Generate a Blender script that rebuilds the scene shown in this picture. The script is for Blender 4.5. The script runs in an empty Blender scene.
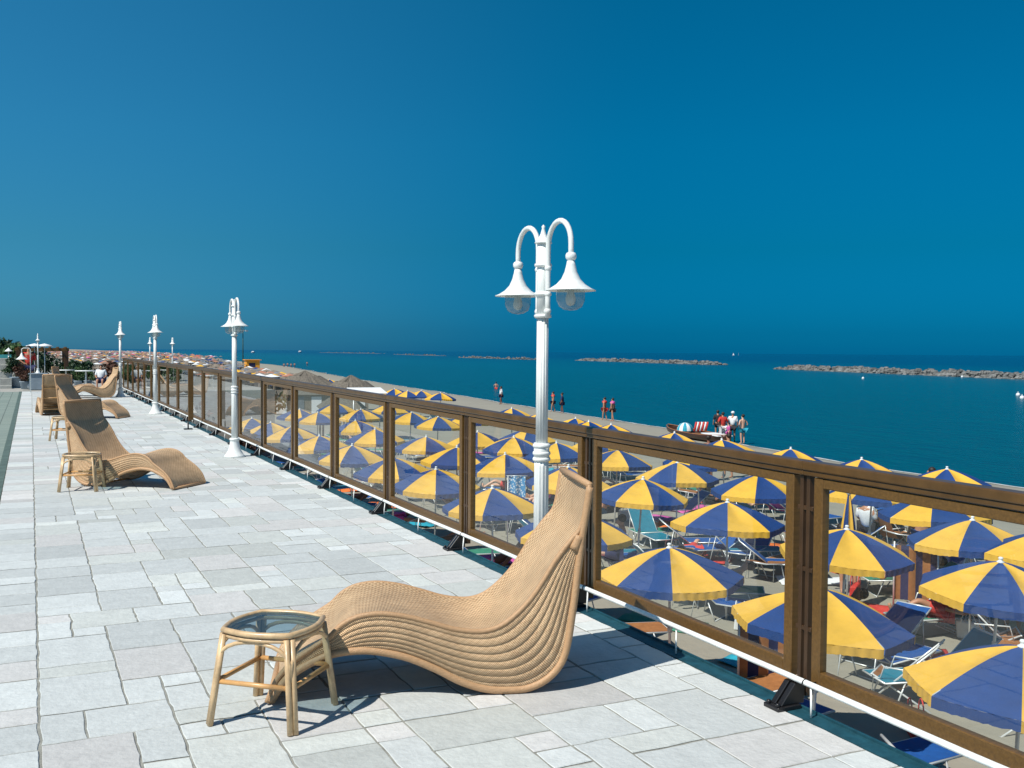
import bpy, math, random
from math import sin, cos, pi, radians, atan2, sqrt
from mathutils import Vector, Matrix, noise
rnd = random.Random(7)
S = bpy.context.scene
C = S.collection
# ------------------------------------------------------------ camera
YAW, PITCH, ROLL, FPX = radians(25.7), radians(1.85), radians(.43), 1000.0
Fv = Vector((sin(YAW)*cos(PITCH), cos(YAW)*cos(PITCH), -sin(PITCH)))
R0 = Vector((cos(YAW), -sin(YAW), 0)); U0 = R0.cross(Fv)
Rv = R0*cos(ROLL)+U0*sin(ROLL); Uv = -R0*sin(ROLL)+U0*cos(ROLL)
EYE = Vector((0, 0, 1.6))
cam = bpy.data.objects.new('camera', bpy.data.cameras.new('camera')); C.objects.link(cam)
cam.matrix_world = Matrix(((Rv.x, Uv.x, -Fv.x, EYE.x), (Rv.y, Uv.y, -Fv.y, EYE.y), (Rv.z, Uv.z, -Fv.z, EYE.z), (0, 0, 0, 1)))
cam.data.sensor_width = 36; cam.data.lens = 36*FPX/1024; cam.data.clip_start = .05; cam.data.clip_end = 60000
S.camera = cam
def at(px, py, z=0.0):
    d = Fv+Rv*((px-512)/FPX)-Uv*((py-384)/FPX)
    return EYE+d*((z-EYE.z)/d.z)
# ------------------------------------------------------------ world, sun, exposure
SUN_AZ, SUN_EL = radians(250.7), radians(52)      # direction towards the sun, clockwise from +Y
W = bpy.data.worlds.new('World'); S.world = W; W.use_nodes = True
nt = W.node_tree; nt.nodes.clear()
sky = nt.nodes.new('ShaderNodeTexSky'); sky.sky_type = 'NISHITA'; sky.sun_disc = False
sky.sun_elevation = SUN_EL; sky.sun_rotation = SUN_AZ; sky.altitude = 0; sky.air_density = 1.0; sky.dust_density = .6; sky.ozone_density = 2.0
tint = nt.nodes.new('ShaderNodeMix'); tint.data_type = 'RGBA'; tint.blend_type = 'MULTIPLY'; tint.inputs[0].default_value = 1
geo = nt.nodes.new('ShaderNodeTexCoord'); sep = nt.nodes.new('ShaderNodeSeparateXYZ'); rmp = nt.nodes.new('ShaderNodeValToRGB')
nt.links.new(geo.outputs['Generated'], sep.inputs[0]); nt.links.new(sep.outputs['Z'], rmp.inputs[0])
SKY = [(0.0, (.0015, .25, .68)), (.02, (.0015, .225, .58)), (.1, (.0012, .28, .48)), (.2, (.001, .385, .58)), (.33, (.0015, .46, .64)), (.6, (.01, .45, .66))]
el = rmp.color_ramp.elements
el[0].position, el[0].color = SKY[0][0], (*SKY[0][1], 1); el[1].position, el[1].color = SKY[-1][0], (*SKY[-1][1], 1)
for p_, c_ in SKY[1:-1]:
    e = el.new(p_); e.color = (*c_, 1)
bg = nt.nodes.new('ShaderNodeBackground'); bg.inputs[1].default_value = .1
wo = nt.nodes.new('ShaderNodeOutputWorld')
# a paler, greyer veil of air low over the land side (left of the view)
vd = nt.nodes.new('ShaderNodeVectorMath'); vd.operation = 'DOT_PRODUCT'; vd.inputs[1].default_value = (-.62, .78, .3)
nt.links.new(geo.outputs['Generated'], vd.inputs[0])
vr = nt.nodes.new('ShaderNodeMapRange'); vr.inputs[1].default_value = .35; vr.inputs[2].default_value = 1.0; vr.interpolation_type = 'SMOOTHSTEP'
nt.links.new(vd.outputs['Value'], vr.inputs[0])
va = nt.nodes.new('ShaderNodeMix'); va.data_type = 'RGBA'; va.blend_type = 'ADD'; va.inputs[7].default_value = (.12, .22, .23, 1)
nt.links.new(vr.outputs[0], va.inputs[0]); nt.links.new(rmp.outputs[0], va.inputs[6])
nt.links.new(sky.outputs[0], tint.inputs[6]); nt.links.new(va.outputs[2], tint.inputs[7])
nt.links.new(tint.outputs[2], bg.inputs[0]); nt.links.new(bg.outputs[0], wo.inputs[0])
sun = bpy.data.objects.new('sun', bpy.data.lights.new('sun', 'SUN')); C.objects.link(sun)
sun.data.energy = 4.8; sun.data.angle = radians(.5); sun.data.color = (1, .95, .86)
sd = Vector((sin(SUN_AZ)*cos(SUN_EL), cos(SUN_AZ)*cos(SUN_EL), sin(SUN_EL)))
sun.rotation_euler = sd.to_track_quat('Z', 'Y').to_euler(); sun.location = (-10, -5, 20)
S.view_settings.view_transform = 'Standard'; S.view_settings.look = 'None'
S.view_settings.exposure = 0.15; S.view_settings.gamma = 1; S.view_settings.use_curve_mapping = False
try:
    S.cycles.transparent_max_bounces = 24; S.cycles.max_bounces = 8
except Exception: pass
# ------------------------------------------------------------ materials
def mat(name, col, rough=.6, var=.0, scale=8.0, bump=0.0, bscale=40.0, metal=0.0, col2=None, attr=None, coord='Object', stretch=None, trans=0.0, spec=None, coat=0, fade=0):
    m = bpy.data.materials.new(name); m.use_nodes = True; n = m.node_tree.nodes; L = m.node_tree.links
    b = n['Principled BSDF']; b.inputs['Base Color'].default_value = (*col, 1); b.inputs['Roughness'].default_value = rough
    b.inputs['Metallic'].default_value = metal
    if spec is not None: b.inputs['Specular IOR Level'].default_value = spec
    if coat: b.inputs['Coat Weight'].default_value = coat
    tc = n.new('ShaderNodeTexCoord'); mp = n.new('ShaderNodeMapping'); L.new(tc.outputs[coord], mp.inputs[0])
    if stretch: mp.inputs['Scale'].default_value = stretch
    src = None
    if attr:
        a = n.new('ShaderNodeAttribute'); a.attribute_name = attr; src = a.outputs['Color']
    if var > 0:
        nz = n.new('ShaderNodeTexNoise'); nz.inputs['Scale'].default_value = scale; nz.inputs['Detail'].default_value = 6; nz.inputs['Roughness'].default_value = .65
        L.new(mp.outputs[0], nz.inputs['Vector'])
        r = n.new('ShaderNodeMapRange'); r.inputs[1].default_value = .3; r.inputs[2].default_value = .7
        L.new(nz.outputs['Fac'], r.inputs[0])
        mx = n.new('ShaderNodeMix'); mx.data_type = 'RGBA'
        if col2:
            mx.blend_type = 'MIX'; mx.inputs[7].default_value = (*col2, 1)
            ml = n.new('ShaderNodeMath'); ml.operation = 'MULTIPLY'; ml.inputs[1].default_value = var
            L.new(r.outputs[0], ml.inputs[0]); L.new(ml.outputs[0], mx.inputs[0])
        else:
            mx.blend_type = 'MULTIPLY'; mx.inputs[0].default_value = 1
            cr = n.new('ShaderNodeMapRange'); cr.inputs[3].default_value = 1-var; cr.inputs[4].default_value = 1+var
            L.new(r.outputs[0], cr.inputs[0]); L.new(cr.outputs[0], mx.inputs[7])
        if src: L.new(src, mx.inputs[6])
        else: mx.inputs[6].default_value = (*col, 1)
        src = mx.outputs[2]
    if fade:
        oi = n.new('ShaderNodeObjectInfo'); fr_ = n.new('ShaderNodeMapRange'); fr_.inputs[3].default_value = 0; fr_.inputs[4].default_value = fade; L.new(oi.outputs['Random'], fr_.inputs[0])
        fm = n.new('ShaderNodeMix'); fm.data_type = 'RGBA'; fm.inputs[7].default_value = (.5, .5, .5, 1); L.new(fr_.outputs[0], fm.inputs[0]); L.new(src, fm.inputs[6]); src = fm.outputs[2]
    if src: L.new(src, b.inputs['Base Color'])
    if bump > 0:
        nb = n.new('ShaderNodeTexNoise'); nb.inputs['Scale'].default_value = bscale; nb.inputs['Detail'].default_value = 5
        L.new(mp.outputs[0], nb.inputs['Vector'])
        bp = n.new('ShaderNodeBump'); bp.inputs['Strength'].default_value = 1; bp.inputs['Distance'].default_value = bump
        L.new(nb.outputs['Fac'], bp.inputs['Height']); L.new(bp.outputs[0], b.inputs['Normal'])
    if trans > 0:
        o = n['Material Output']; tr = n.new('ShaderNodeBsdfTranslucent'); ms = n.new('ShaderNodeMixShader'); ms.inputs[0].default_value = trans
        if src: L.new(src, tr.inputs[0])
        else: tr.inputs[0].default_value = (*col, 1)
        L.new(b.outputs[0], ms.inputs[1]); L.new(tr.outputs[0], ms.inputs[2]); L.new(ms.outputs[0], o.inputs[0])
    return m
def glass_mat(name, tintc, base_refl=.06, haze=0.0):
    m = bpy.data.materials.new(name); m.use_nodes = True; n = m.node_tree.nodes; L = m.node_tree.links
    n.remove(n['Principled BSDF']); o = n['Material Output']
    tr = n.new('ShaderNodeBsdfTransparent'); tr.inputs[0].default_value = (*tintc, 1)
    gl = n.new('ShaderNodeBsdfGlossy'); gl.inputs['Roughness'].default_value = .01
    df = n.new('ShaderNodeBsdfDiffuse'); df.inputs[0].default_value = (.55, .6, .6, 1)
    ge = n.new('ShaderNodeNewGeometry'); dt = n.new('ShaderNodeVectorMath'); dt.operation = 'DOT_PRODUCT'; L.new(ge.outputs['Normal'], dt.inputs[0]); L.new(ge.outputs['Incoming'], dt.inputs[1])
    def MM(op, a, b=None):
        q = n.new('ShaderNodeMath'); q.operation = op; q.use_clamp = True
        for i, v in enumerate((a, b)):
            if v is None: continue
            if isinstance(v, (int, float)): q.inputs[i].default_value = v
            else: L.new(v, q.inputs[i])
        return q.outputs[0]
    ab = MM('ABSOLUTE', dt.outputs['Value']); om = MM('SUBTRACT', 1, ab); pw = MM('POWER', om, 5)
    fres = MM('ADD', MM('MULTIPLY', pw, .88), base_refl)
    m1 = n.new('ShaderNodeMixShader'); m1.inputs[0].default_value = haze
    m2 = n.new('ShaderNodeMixShader')
    L.new(tr.outputs[0], m1.inputs[1]); L.new(df.outputs[0], m1.inputs[2])
    L.new(fres, m2.inputs[0]); L.new(m1.outputs[0], m2.inputs[1]); L.new(gl.outputs[0], m2.inputs[2])
    L.new(m2.outputs[0], o.inputs[0])
    return m
def wicker_mat(name, c1, c2, c3, pu=.0145, pv=.032, bd=.0035, ov=.30):
    m = bpy.data.materials.new(name); m.use_nodes = True; n = m.node_tree.nodes; L = m.node_tree.links
    b = n['Principled BSDF']; b.inputs['Roughness'].default_value = .5
    uv = n.new('ShaderNodeUVMap'); uv.uv_map = 'uv'; sp = n.new('ShaderNodeSeparateXYZ'); L.new(uv.outputs[0], sp.inputs[0])
    def M(op, a, bb=None):
        q = n.new('ShaderNodeMath'); q.operation = op
        for i, v in enumerate((a, bb)):
            if v is None: continue
            if isinstance(v, (int, float)): q.inputs[i].default_value = v
            else: L.new(v, q.inputs[i])
        return q.outputs[0]
    u, v = sp.outputs[0], sp.outputs[1]
    # weft strands run across (v direction), every other one passes over a stake
    su = M('SINE', M('MULTIPLY', u, 2*pi/pu)); sv = M('SINE', M('MULTIPLY', v, 2*pi/pv))
    row = M('ABSOLUTE', su)
    over = M('MULTIPLY', M('SINE', M('MULTIPLY', u, pi/pu)), sv)
    h = M('ADD', M('MULTIPLY', row, .65), M('MULTIPLY', over, ov))
    nz = n.new('ShaderNodeTexNoise'); nz.inputs['Scale'].default_value = 22; nz.inputs['Detail'].default_value = 5; L.new(uv.outputs[0], nz.inputs['Vector'])
    hh = M('ADD', h, M('MULTIPLY', nz.outputs['Fac'], .5))
    cr = n.new('ShaderNodeValToRGB'); e = cr.color_ramp.elements
    e[0].position = .05; e[0].color = (*c1, 1); e[1].position = 1.0; e[1].color = (*c3, 1); k = e.new(.45); k.color = (*c2, 1)
    L.new(hh, cr.inputs[0])
    n2 = n.new('ShaderNodeTexNoise'); n2.inputs['Scale'].default_value = 5; n2.inputs['Detail'].default_value = 6
    tc = n.new('ShaderNodeTexCoord'); L.new(tc.outputs['Object'], n2.inputs['Vector'])
    r2 = n.new('ShaderNodeMapRange'); r2.inputs[1].default_value = .3; r2.inputs[2].default_value = .7; r2.inputs[3].default_value = .82; r2.inputs[4].default_value = 1.12
    L.new(n2.outputs['Fac'], r2.inputs[0])
    mx = n.new('ShaderNodeMix'); mx.data_type = 'RGBA'; mx.blend_type = 'MULTIPLY'; mx.inputs[0].default_value = 1
    L.new(cr.outputs[0], mx.inputs[6]); L.new(r2.outputs[0], mx.inputs[7]); L.new(mx.outputs[2], b.inputs['Base Color'])
    bp = n.new('ShaderNodeBump'); bp.inputs['Distance'].default_value = bd; L.new(hh, bp.inputs['Height']); L.new(bp.outputs[0], b.inputs['Normal'])
    return m
MT = {}
MT['stone'] = mat('paving_stone', (.5, .5, .48), .75, .09, 11, .005, 34, attr='tint', col2=None)
MT['mortar'] = mat('mortar', (.27, .27, .24), .9, .3, 12, .003, 90)
MT['slab'] = mat('slab_concrete', (.35, .34, .31), .85, .2, 3)
MT['strip'] = mat('teal_membrane', (.012, .065, .09), .5, .35, 14, .001, 30)
MT['gutter'] = mat('gutter_slime', (.09, .13, .11), .7, .3, 5)
MT['wood'] = mat('brown_frame', (.125, .064, .015), .34, .3, 6, .0006, 60, stretch=(1, 12, 12))
MT['wood_dark'] = mat('dark_brown_post', (.055, .028, .012), .4, .3, 6, .0006, 60)
MT['rail'] = mat('handrail_brown', (.095, .048, .014), .30, .3, 6, .0006, 60)
MT['glass'] = glass_mat('pane_glass', (.92, .97, .96), haze=.012)
MT['tglass'] = glass_mat('smoked_glass', (.42, .54, .58), haze=.03)
MT['white'] = mat('white_paint', (.80, .82, .80), .38, .12, 6, .0006, 50, stretch=(4, 4, .8))
MT['globe'] = glass_mat('globe_glass', (.80, .86, .86), haze=.16)
MT['black'] = mat('black_plastic', (.012, .012, .014), .35, .2, 10)
MT['wicker'] = wicker_mat('wicker_weave', (.13, .06, .025), (.48, .29, .15), (.76, .55, .33))
MT['wicker_side'] = wicker_mat('wicker_side_weave', (.14, .065, .028), (.50, .30, .155), (.78, .56, .34), .017, .03, .004, .12)
MT['cane'] = mat('cane_pole', (.56, .31, .12), .35, .3, 9, .0006, 60, coat=.2)
MT['cane2'] = mat('pale_rattan', (.58, .40, .22), .35, .35, 11, .0006, 60, coat=.2)
MT['blue'] = mat('blue_canvas', (.0008, .042, .195), .7, .15, 4, .004, 7, trans=.08, fade=.035)
MT['yellow'] = mat('yellow_canvas', (.82, .46, .035), .7, .10, 4, .004, 7, trans=.10, fade=.07)
MT['alu'] = mat('pale_tube', (.68, .70, .70), .35, metal=.3)
MT['bluef'] = mat('blue_sling', (.01, .09, .34), .7, .15, 10, trans=.15)
MT['greenf'] = mat('green_sling', (.05, .26, .17), .7, .15, 10, trans=.15)
MT['tealf'] = mat('teal_sling', (.01, .20, .30), .7, .15, 10, trans=.15)
MT['brownf'] = mat('brown_sling', (.36, .15, .05), .7, .2, 10, trans=.15)
MT['redf'] = mat('red_cloth', (.55, .04, .03), .8, .15, 10)
MT['orangef'] = mat('orange_cloth', (.75, .17, .03), .8, .15, 10)
MT['pinkf'] = mat('pink_cloth', (.6, .1, .35), .8, .15, 10)
MT['whitef'] = mat('white_cloth', (.75, .77, .78), .8, .08, 10)
MT['blackf'] = mat('black_cloth', (.015, .015, .02), .8, .1, 10)
MT['turqf'] = mat('turquoise_cloth', (.02, .33, .45), .8, .15, 10)
MT['navyf'] = mat('navy_cloth', (.015, .02, .08), .8, .1, 10)
MT['skin'] = mat('tanned_skin', (.45, .22, .13), .5, .08, 6)
MT['skin2'] = mat('pale_skin', (.62, .36, .25), .5, .08, 6)
MT['skin3'] = mat('dark_tan_skin', (.22, .09, .05), .5, .08, 6)
MT['hair'] = mat('dark_hair', (.02, .012, .008), .6)
MT['sand'] = mat('beach_sand', (.31, .29, .235), .95, .5, .6, .05, 2.2, col2=(.22, .205, .165))
MT['leaf'] = mat('leaf_green', (.05, .11, .03), .6, .5, 2.5, trans=.2)
MT['leaf_dark'] = mat('leaf_dark', (.025, .06, .025), .6, .5, 2.5, trans=.2)
MT['leaf_red'] = mat('leaf_red', (.085, .035, .02), .6, .5, 3, trans=.2)
MT['bark'] = mat('bark', (.12, .085, .055), .9, .3, 6, .01, 20)
MT['thatch'] = mat('thatch', (.15, .13, .105), .95, .45, 9, .02, 30, stretch=(1, 1, .3))
MT['rock'] = mat('breakwater_rock', (.27, .27, .26), .9, 1.0, .5, .08, 2, col2=(.03, .032, .03))
MT['greytarp'] = mat('grey_blue_tarp', (.16, .18, .21), .8, .3, 1.2)
MT['hutwall'] = mat('weathered_boards', (.22, .18, .14), .9, .35, 3, stretch=(8, 8, 1))
MT['kiosk'] = mat('orange_paint', (.85, .36, .03), .5, .1, 2)
MT['boat'] = mat('boat_hull', (.045, .018, .010), .4, .3, 2)
MT['boatin'] = mat('boat_trim', (.30, .13, .05), .5, .3, 3)
MT['stonewall'] = mat('pale_wall', (.40, .40, .37), .85, .25, 2, .01, 20)
MT['planter'] = mat('blue_grey_planter', (.25, .31, .36), .7, .15, 3)
MT['earth'] = mat('far_ground', (.22, .19, .14), .95, .5, .02, col2=(.10, .12, .07))
MT['terracotta'] = mat('faded_terracotta', (.42, .19, .12), .8, .1, 10)
MT['teal_tarp'] = mat('teal_tarp', (.01, .14, .15), .7, .2, 2)
def hair_m(c, name): return mat(name, c, .6)
# wet sand darkens close to the water line; churned footprints higher up
n_ = MT['sand'].node_tree.nodes; L_ = MT['sand'].node_tree.links; b_ = n_['Principled BSDF']; old = b_.inputs['Base Color'].links[0].from_socket
ge_ = n_.new('ShaderNodeNewGeometry'); sx_ = n_.new('ShaderNodeSeparateXYZ'); mr_ = n_.new('ShaderNodeMapRange'); mr_.inputs[1].default_value = -3.76; mr_.inputs[2].default_value = -3.58; mr_.inputs[3].default_value = .55; mr_.inputs[4].default_value = 1
L_.new(ge_.outputs['Position'], sx_.inputs[0]); L_.new(sx_.outputs['Z'], mr_.inputs[0])
mm_ = n_.new('ShaderNodeMix'); mm_.data_type = 'RGBA'; mm_.blend_type = 'MULTIPLY'; mm_.inputs[0].default_value = 1; L_.new(old, mm_.inputs[6]); L_.new(mr_.outputs[0], mm_.inputs[7]); L_.new(mm_.outputs[2], b_.inputs['Base Color'])
# sea
def sea_mat():
    m = bpy.data.materials.new('sea_water'); m.use_nodes = True; n = m.node_tree.nodes; L = m.node_tree.links
    b = n['Principled BSDF']; b.inputs['Roughness'].default_value = .22; b.inputs['IOR'].default_value = 1.33
    tc = n.new('ShaderNodeTexCoord'); sp = n.new('ShaderNodeSeparateXYZ'); L.new(tc.outputs['Object'], sp.inputs[0])
    nz = n.new('ShaderNodeTexNoise'); nz.inputs['Scale'].default_value = .012; nz.inputs['Detail'].default_value = 5
    mp = n.new('ShaderNodeMapping'); mp.inputs['Scale'].default_value = (1, .35, 1); L.new(tc.outputs['Object'], mp.inputs[0]); L.new(mp.outputs[0], nz.inputs['Vector'])
    # depth of water grows away from the beach: shallow green over sand, deep blue beyond the breakwaters
    ad = n.new('ShaderNodeMath'); ad.operation = 'MULTIPLY_ADD'; ad.inputs[1].default_value = 1; L.new(sp.outputs[0], ad.inputs[0])
    nn = n.new('ShaderNodeMath'); nn.operation = 'MULTIPLY'; nn.inputs[1].default_value = 90; L.new(nz.outputs['Fac'], nn.inputs[0]); L.new(nn.outputs[0], ad.inputs[2])
    mr = n.new('ShaderNodeMapRange'); mr.inputs[1].default_value = 70; mr.inputs[2].default_value = 520; L.new(ad.outputs[0], mr.inputs[0])
    cr = n.new('ShaderNodeValToRGB'); e = cr.color_ramp.elements
    e[0].position = 0; e[0].color = (.001, .076, .112, 1); e[1].position = 1; e[1].color = (.0008, .050, .120, 1)
    k = e.new(.3); k.color = (.001, .090, .140, 1)
    L.new(mr.outputs[0], cr.inputs[0]); L.new(cr.outputs[0], b.inputs['Base Color'])
    b.inputs['Specular IOR Level'].default_value = .16
    w1 = n.new('ShaderNodeTexNoise'); w1.inputs['Scale'].default_value = .9; w1.inputs['Detail'].default_value = 6; w1.inputs['Roughness'].default_value = .6
    m2 = n.new('ShaderNodeMapping'); m2.inputs['Scale'].default_value = (1, .45, 1); m2.inputs['Rotation'].default_value = (0, 0, .25); L.new(tc.outputs['Object'], m2.inputs[0]); L.new(m2.outputs[0], w1.inputs['Vector'])
    bp = n.new('ShaderNodeBump'); bp.inputs['Distance'].default_value = .9; bp.inputs['Strength'].default_value = 1
    w2 = n.new('ShaderNodeTexNoise'); w2.inputs['Scale'].default_value = .16; w2.inputs['Detail'].default_value = 3; L.new(m2.outputs[0], w2.inputs['Vector'])
    wa = n.new('ShaderNodeMath'); wa.operation = 'MULTIPLY_ADD'; wa.inputs[1].default_value = 1.6; L.new(w2.outputs['Fac'], wa.inputs[0]); L.new(w1.outputs['Fac'], wa.inputs[2]); L.new(wa.outputs[0], bp.inputs['Height']); L.new(bp.outputs[0], b.inputs['Normal'])
    return m
MT['sea'] = sea_mat()
# ------------------------------------------------------------ mesh builder
class MB:
    def __init__(s): s.v = []; s.f = []; s.m = []; s.uv = []; s.sm = []
    def add(s, vs, fs, mi=0, uvs=None, smooth=False):
        o = len(s.v); s.v += [tuple(v) for v in vs]
        for k, f in enumerate(fs):
            s.f.append([o+i for i in f]); s.m.append(mi); s.sm.append(smooth)
            s.uv.append([uvs[i] for i in f] if uvs else None)
        return s
    def box(s, c, d, rz=0, mi=0, M=None):
        x, y, z = d[0]/2, d[1]/2, d[2]/2
        vs = [Vector((a*x, b*y, e*z)) for a in (-1, 1) for b in (-1, 1) for e in (-1, 1)]
        if M is None: M = Matrix.Rotation(rz, 3, 'Z')
        vs = [M @ v+Vector(c) for v in vs]
        return s.add(vs, [(0, 1, 3, 2), (4, 6, 7, 5), (0, 4, 5, 1), (2, 3, 7, 6), (0, 2, 6, 4), (1, 5, 7, 3)], mi)
    def tube(s, pts, r, n=8, closed=False, mi=0, cap=True):
        pts = [Vector(p) for p in pts]; N = len(pts)
        rs = r if isinstance(r, (list, tuple)) else [r]*N
        vs = []; prev = None
        for i, p in enumerate(pts):
            if closed: t = pts[(i+1) % N]-pts[i-1]
            else: t = pts[min(i+1, N-1)]-pts[max(i-1, 0)]
            if t.length < 1e-9: t = Vector((0, 0, 1))
            t.normalize()
            if prev is None:
                a = Vector((0, 0, 1)) if abs(t.z) < .9 else Vector((1, 0, 0)); u = t.cross(a).normalized()
            else:
                u = prev-t*prev.dot(t)
                u = u.normalized() if u.length > 1e-6 else t.cross(Vector((1, 0, 0))).normalized()
            prev = u; w = t.cross(u)
            for k in range(n):
                a = 2*pi*k/n; vs.append(p+(u*cos(a)+w*sin(a))*rs[i])
        fs = []
        for i in range(N if closed else N-1):
            j = (i+1) % N
            for k in range(n):
                l = (k+1) % n; fs.append((i*n+k, i*n+l, j*n+l, j*n+k))
        if cap and not closed: fs += [tuple(range(n))[::-1], tuple((N-1)*n+k for k in range(n))]
        return s.add(vs, fs, mi, smooth=True)
    def lathe(s, prof, c=(0, 0, 0), n=24, mi=0, flute=0, fn=0):
        vs = []
        for r, z in prof:
            for k in range(n):
                a = 2*pi*k/n; rr = r*(1-(flute*(.5+.5*cos(fn*a)) if fn else 0))
                vs.append((c[0]+rr*cos(a), c[1]+rr*sin(a), c[2]+z))
        fs = [(i*n+k, i*n+(k+1) % n, (i+1)*n+(k+1) % n, (i+1)*n+k) for i in range(len(prof)-1) for k in range(n)]
        if prof[0][0] > 1e-4: fs.append(tuple(range(n))[::-1])
        if prof[-1][0] > 1e-4: fs.append(tuple((len(prof)-1)*n+k for k in range(n)))
        return s.add(vs, fs, mi, smooth=True)
    def ell(s, c, r, n=10, m=7, mi=0, jit=0, rg=None):
        vs = []
        for i in range(m+1):
            t = pi*i/m
            for k in range(n):
                a = 2*pi*k/n; j = 1+(rg.uniform(-jit, jit) if rg else 0)
                vs.append((c[0]+r[0]*sin(t)*cos(a)*j, c[1]+r[1]*sin(t)*sin(a)*j, c[2]-r[2]*cos(t)*j))
        return s.add(vs, [(i*n+k, i*n+(k+1) % n, (i+1)*n+(k+1) % n, (i+1)*n+k) for i in range(m) for k in range(n)], mi, smooth=not jit)
    def grid(s, fn, nu, nv, mi=0, uvf=None, smooth=True, flip=False):
        vs = [fn(i/nu, j/nv) for i in range(nu+1) for j in range(nv+1)]
        uvs = [uvf(i/nu, j/nv) for i in range(nu+1) for j in range(nv+1)] if uvf else None
        q = nv+1
        fs = [(i*q+j, (i+1)*q+j, (i+1)*q+j+1, i*q+j+1) for i in range(nu) for j in range(nv)]
        if flip: fs = [f[::-1] for f in fs]
        return s.add(vs, fs, mi, uvs, smooth)
    def mesh(s, name, mats):
        me = bpy.data.meshes.new(name); me.from_pydata(s.v, [], s.f); 
        for m in (mats if isinstance(mats, (list, tuple)) else [mats]): me.materials.append(m)
        me.polygons.foreach_set('material_index', s.m); me.polygons.foreach_set('use_smooth', s.sm)
        if any(u for u in s.uv):
            ul = me.uv_layers.new(name='uv'); i = 0
            for u, f in zip(s.uv, s.f):
                for k in range(len(f)):
                    ul.data[i].uv = u[k] if u else (0, 0); i += 1
        me.update(); return me
    def build(s, name, mats, parent=None):
        o = bpy.data.objects.new(name, s.mesh(name, mats)); C.objects.link(o)
        if parent: o.parent = parent
        return o
def bev(o, w=.004, seg=2):
    b = o.modifiers.new('bevel', 'BEVEL'); b.width = w; b.segments = seg; b.limit_method = 'ANGLE'; return o
def tag(o, label=None, cat=None, group=None, kind=None):
    if label: o['label'] = label
    if cat: o['category'] = cat
    if group: o['group'] = group
    if kind: o['kind'] = kind
    return o
def thing(name, loc, rz=0, label=None, cat=None, group=None, sc=1):
    o = bpy.data.objects.new(name, None); C.objects.link(o); o.empty_display_size = .1
    o.location = loc; o.rotation_euler = (0, 0, rz); o.scale = (sc, sc, sc)
    return tag(o, label, cat, group)
def copy_tree(o, parent=None):
    c = o.copy(); C.objects.link(c)
    if parent: c.parent = parent
    for ch in list(o.children): copy_tree(ch, c)
    return c
def struct(mb, name, m):
    o = mb.build(name, m); o['kind'] = 'structure'; return o
def smoothpts(pts, n):
    """Catmull-Rom resample by arc length"""
    P = [Vector((*p, 0)) if len(p) == 2 else Vector(p) for p in pts]
    out = []
    for i in range(len(P)-1):
        a, b, c, d = P[max(i-1, 0)], P[i], P[i+1], P[min(i+2, len(P)-1)]
        for k in range(12):
            t = k/12
            out.append(.5*((2*b)+(c-a)*t+(2*a-5*b+4*c-d)*t*t+(3*b-a-3*c+d)*t**3))
    out.append(P[-1]); ds = [0]
    for i in range(1, len(out)): ds.append(ds[-1]+(out[i]-out[i-1]).length)
    res = []; j = 0
    for k in range(n+1):
        t = ds[-1]*k/n
        while j < len(out)-2 and ds[j+1] < t: j += 1
        w = (t-ds[j])/max(ds[j+1]-ds[j], 1e-9); res.append(out[j].lerp(out[j+1], min(max(w, 0), 1)))
    return res, ds[-1]
# ============================================================ SETTING
SAND = -3.3; SEAZ = -3.75
SHORE = [(8, -60), (20, 0), (34, 20), (36.2, 33), (36.4, 40), (38.2, 48), (40.6, 58.5), (41.7, 67), (43, 82), (46, 103), (56, 187), (76, 331), (101, 675), (152, 1786), (190, 3200), (215, 6000)]
SHORE = [(37, -60), (37, 0), (36.6, 20)]+SHORE[3:]
def shore(y):
    for (x0, y0), (x1, y1) in zip(SHORE, SHORE[1:]):
        if y <= y1: return x0+(x1-x0)*(y-y0)/(y1-y0)
    return SHORE[-1][0]
ys = []; y = -60
while y < 6000: ys.append(y); y += max(.7, (abs(y)-25)*.035)
mb = MB(); NX = 90
def sandz(x, y, d):
    if d > 0: base = SAND-(1-min(1, d/7.0))**1.6*.47
    else: base = SEAZ-.02+d*.05
    nzv = noise.noise(Vector((x*.55, y*.55, 0)))*.045+noise.noise(Vector((x*1.9, y*1.9, 3)))*.028 if y < 120 else 0
    return base+nzv*min(1, max(.15, d/6))
vs = []
for yy in ys:
    sx = shore(yy)+noise.noise(Vector((yy*.11, 0, 5)))*.8*(1 if yy < 200 else 3)
    for i in range(NX+1):
        x = 2.0+(sx+14-2.0)*i/NX
        vs.append((x, yy, sandz(x, yy, sx-x)))
q = NX+1
mb.add(vs, [(i*q+j, i*q+j+1, (i+1)*q+j+1, (i+1)*q+j) for i in range(len(ys)-1) for j in range(NX)], smooth=True)
struct(mb, 'beach_sand', MT['sand'])
mb = MB(); mb.add([(-9000, -60, SAND-.12), (6, -60, SAND-.12), (6, 9000, SAND-.12), (-9000, 9000, SAND-.12)], [(0, 1, 2, 3)])
struct(mb, 'ground', MT['earth'])
mb = MB(); mb.add([(20, -300, SEAZ), (40000, -300, SEAZ), (40000, 40000, SEAZ), (20, 40000, SEAZ)], [(0, 1, 2, 3)])
struct(mb, 'sea', MT['sea'])
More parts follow.
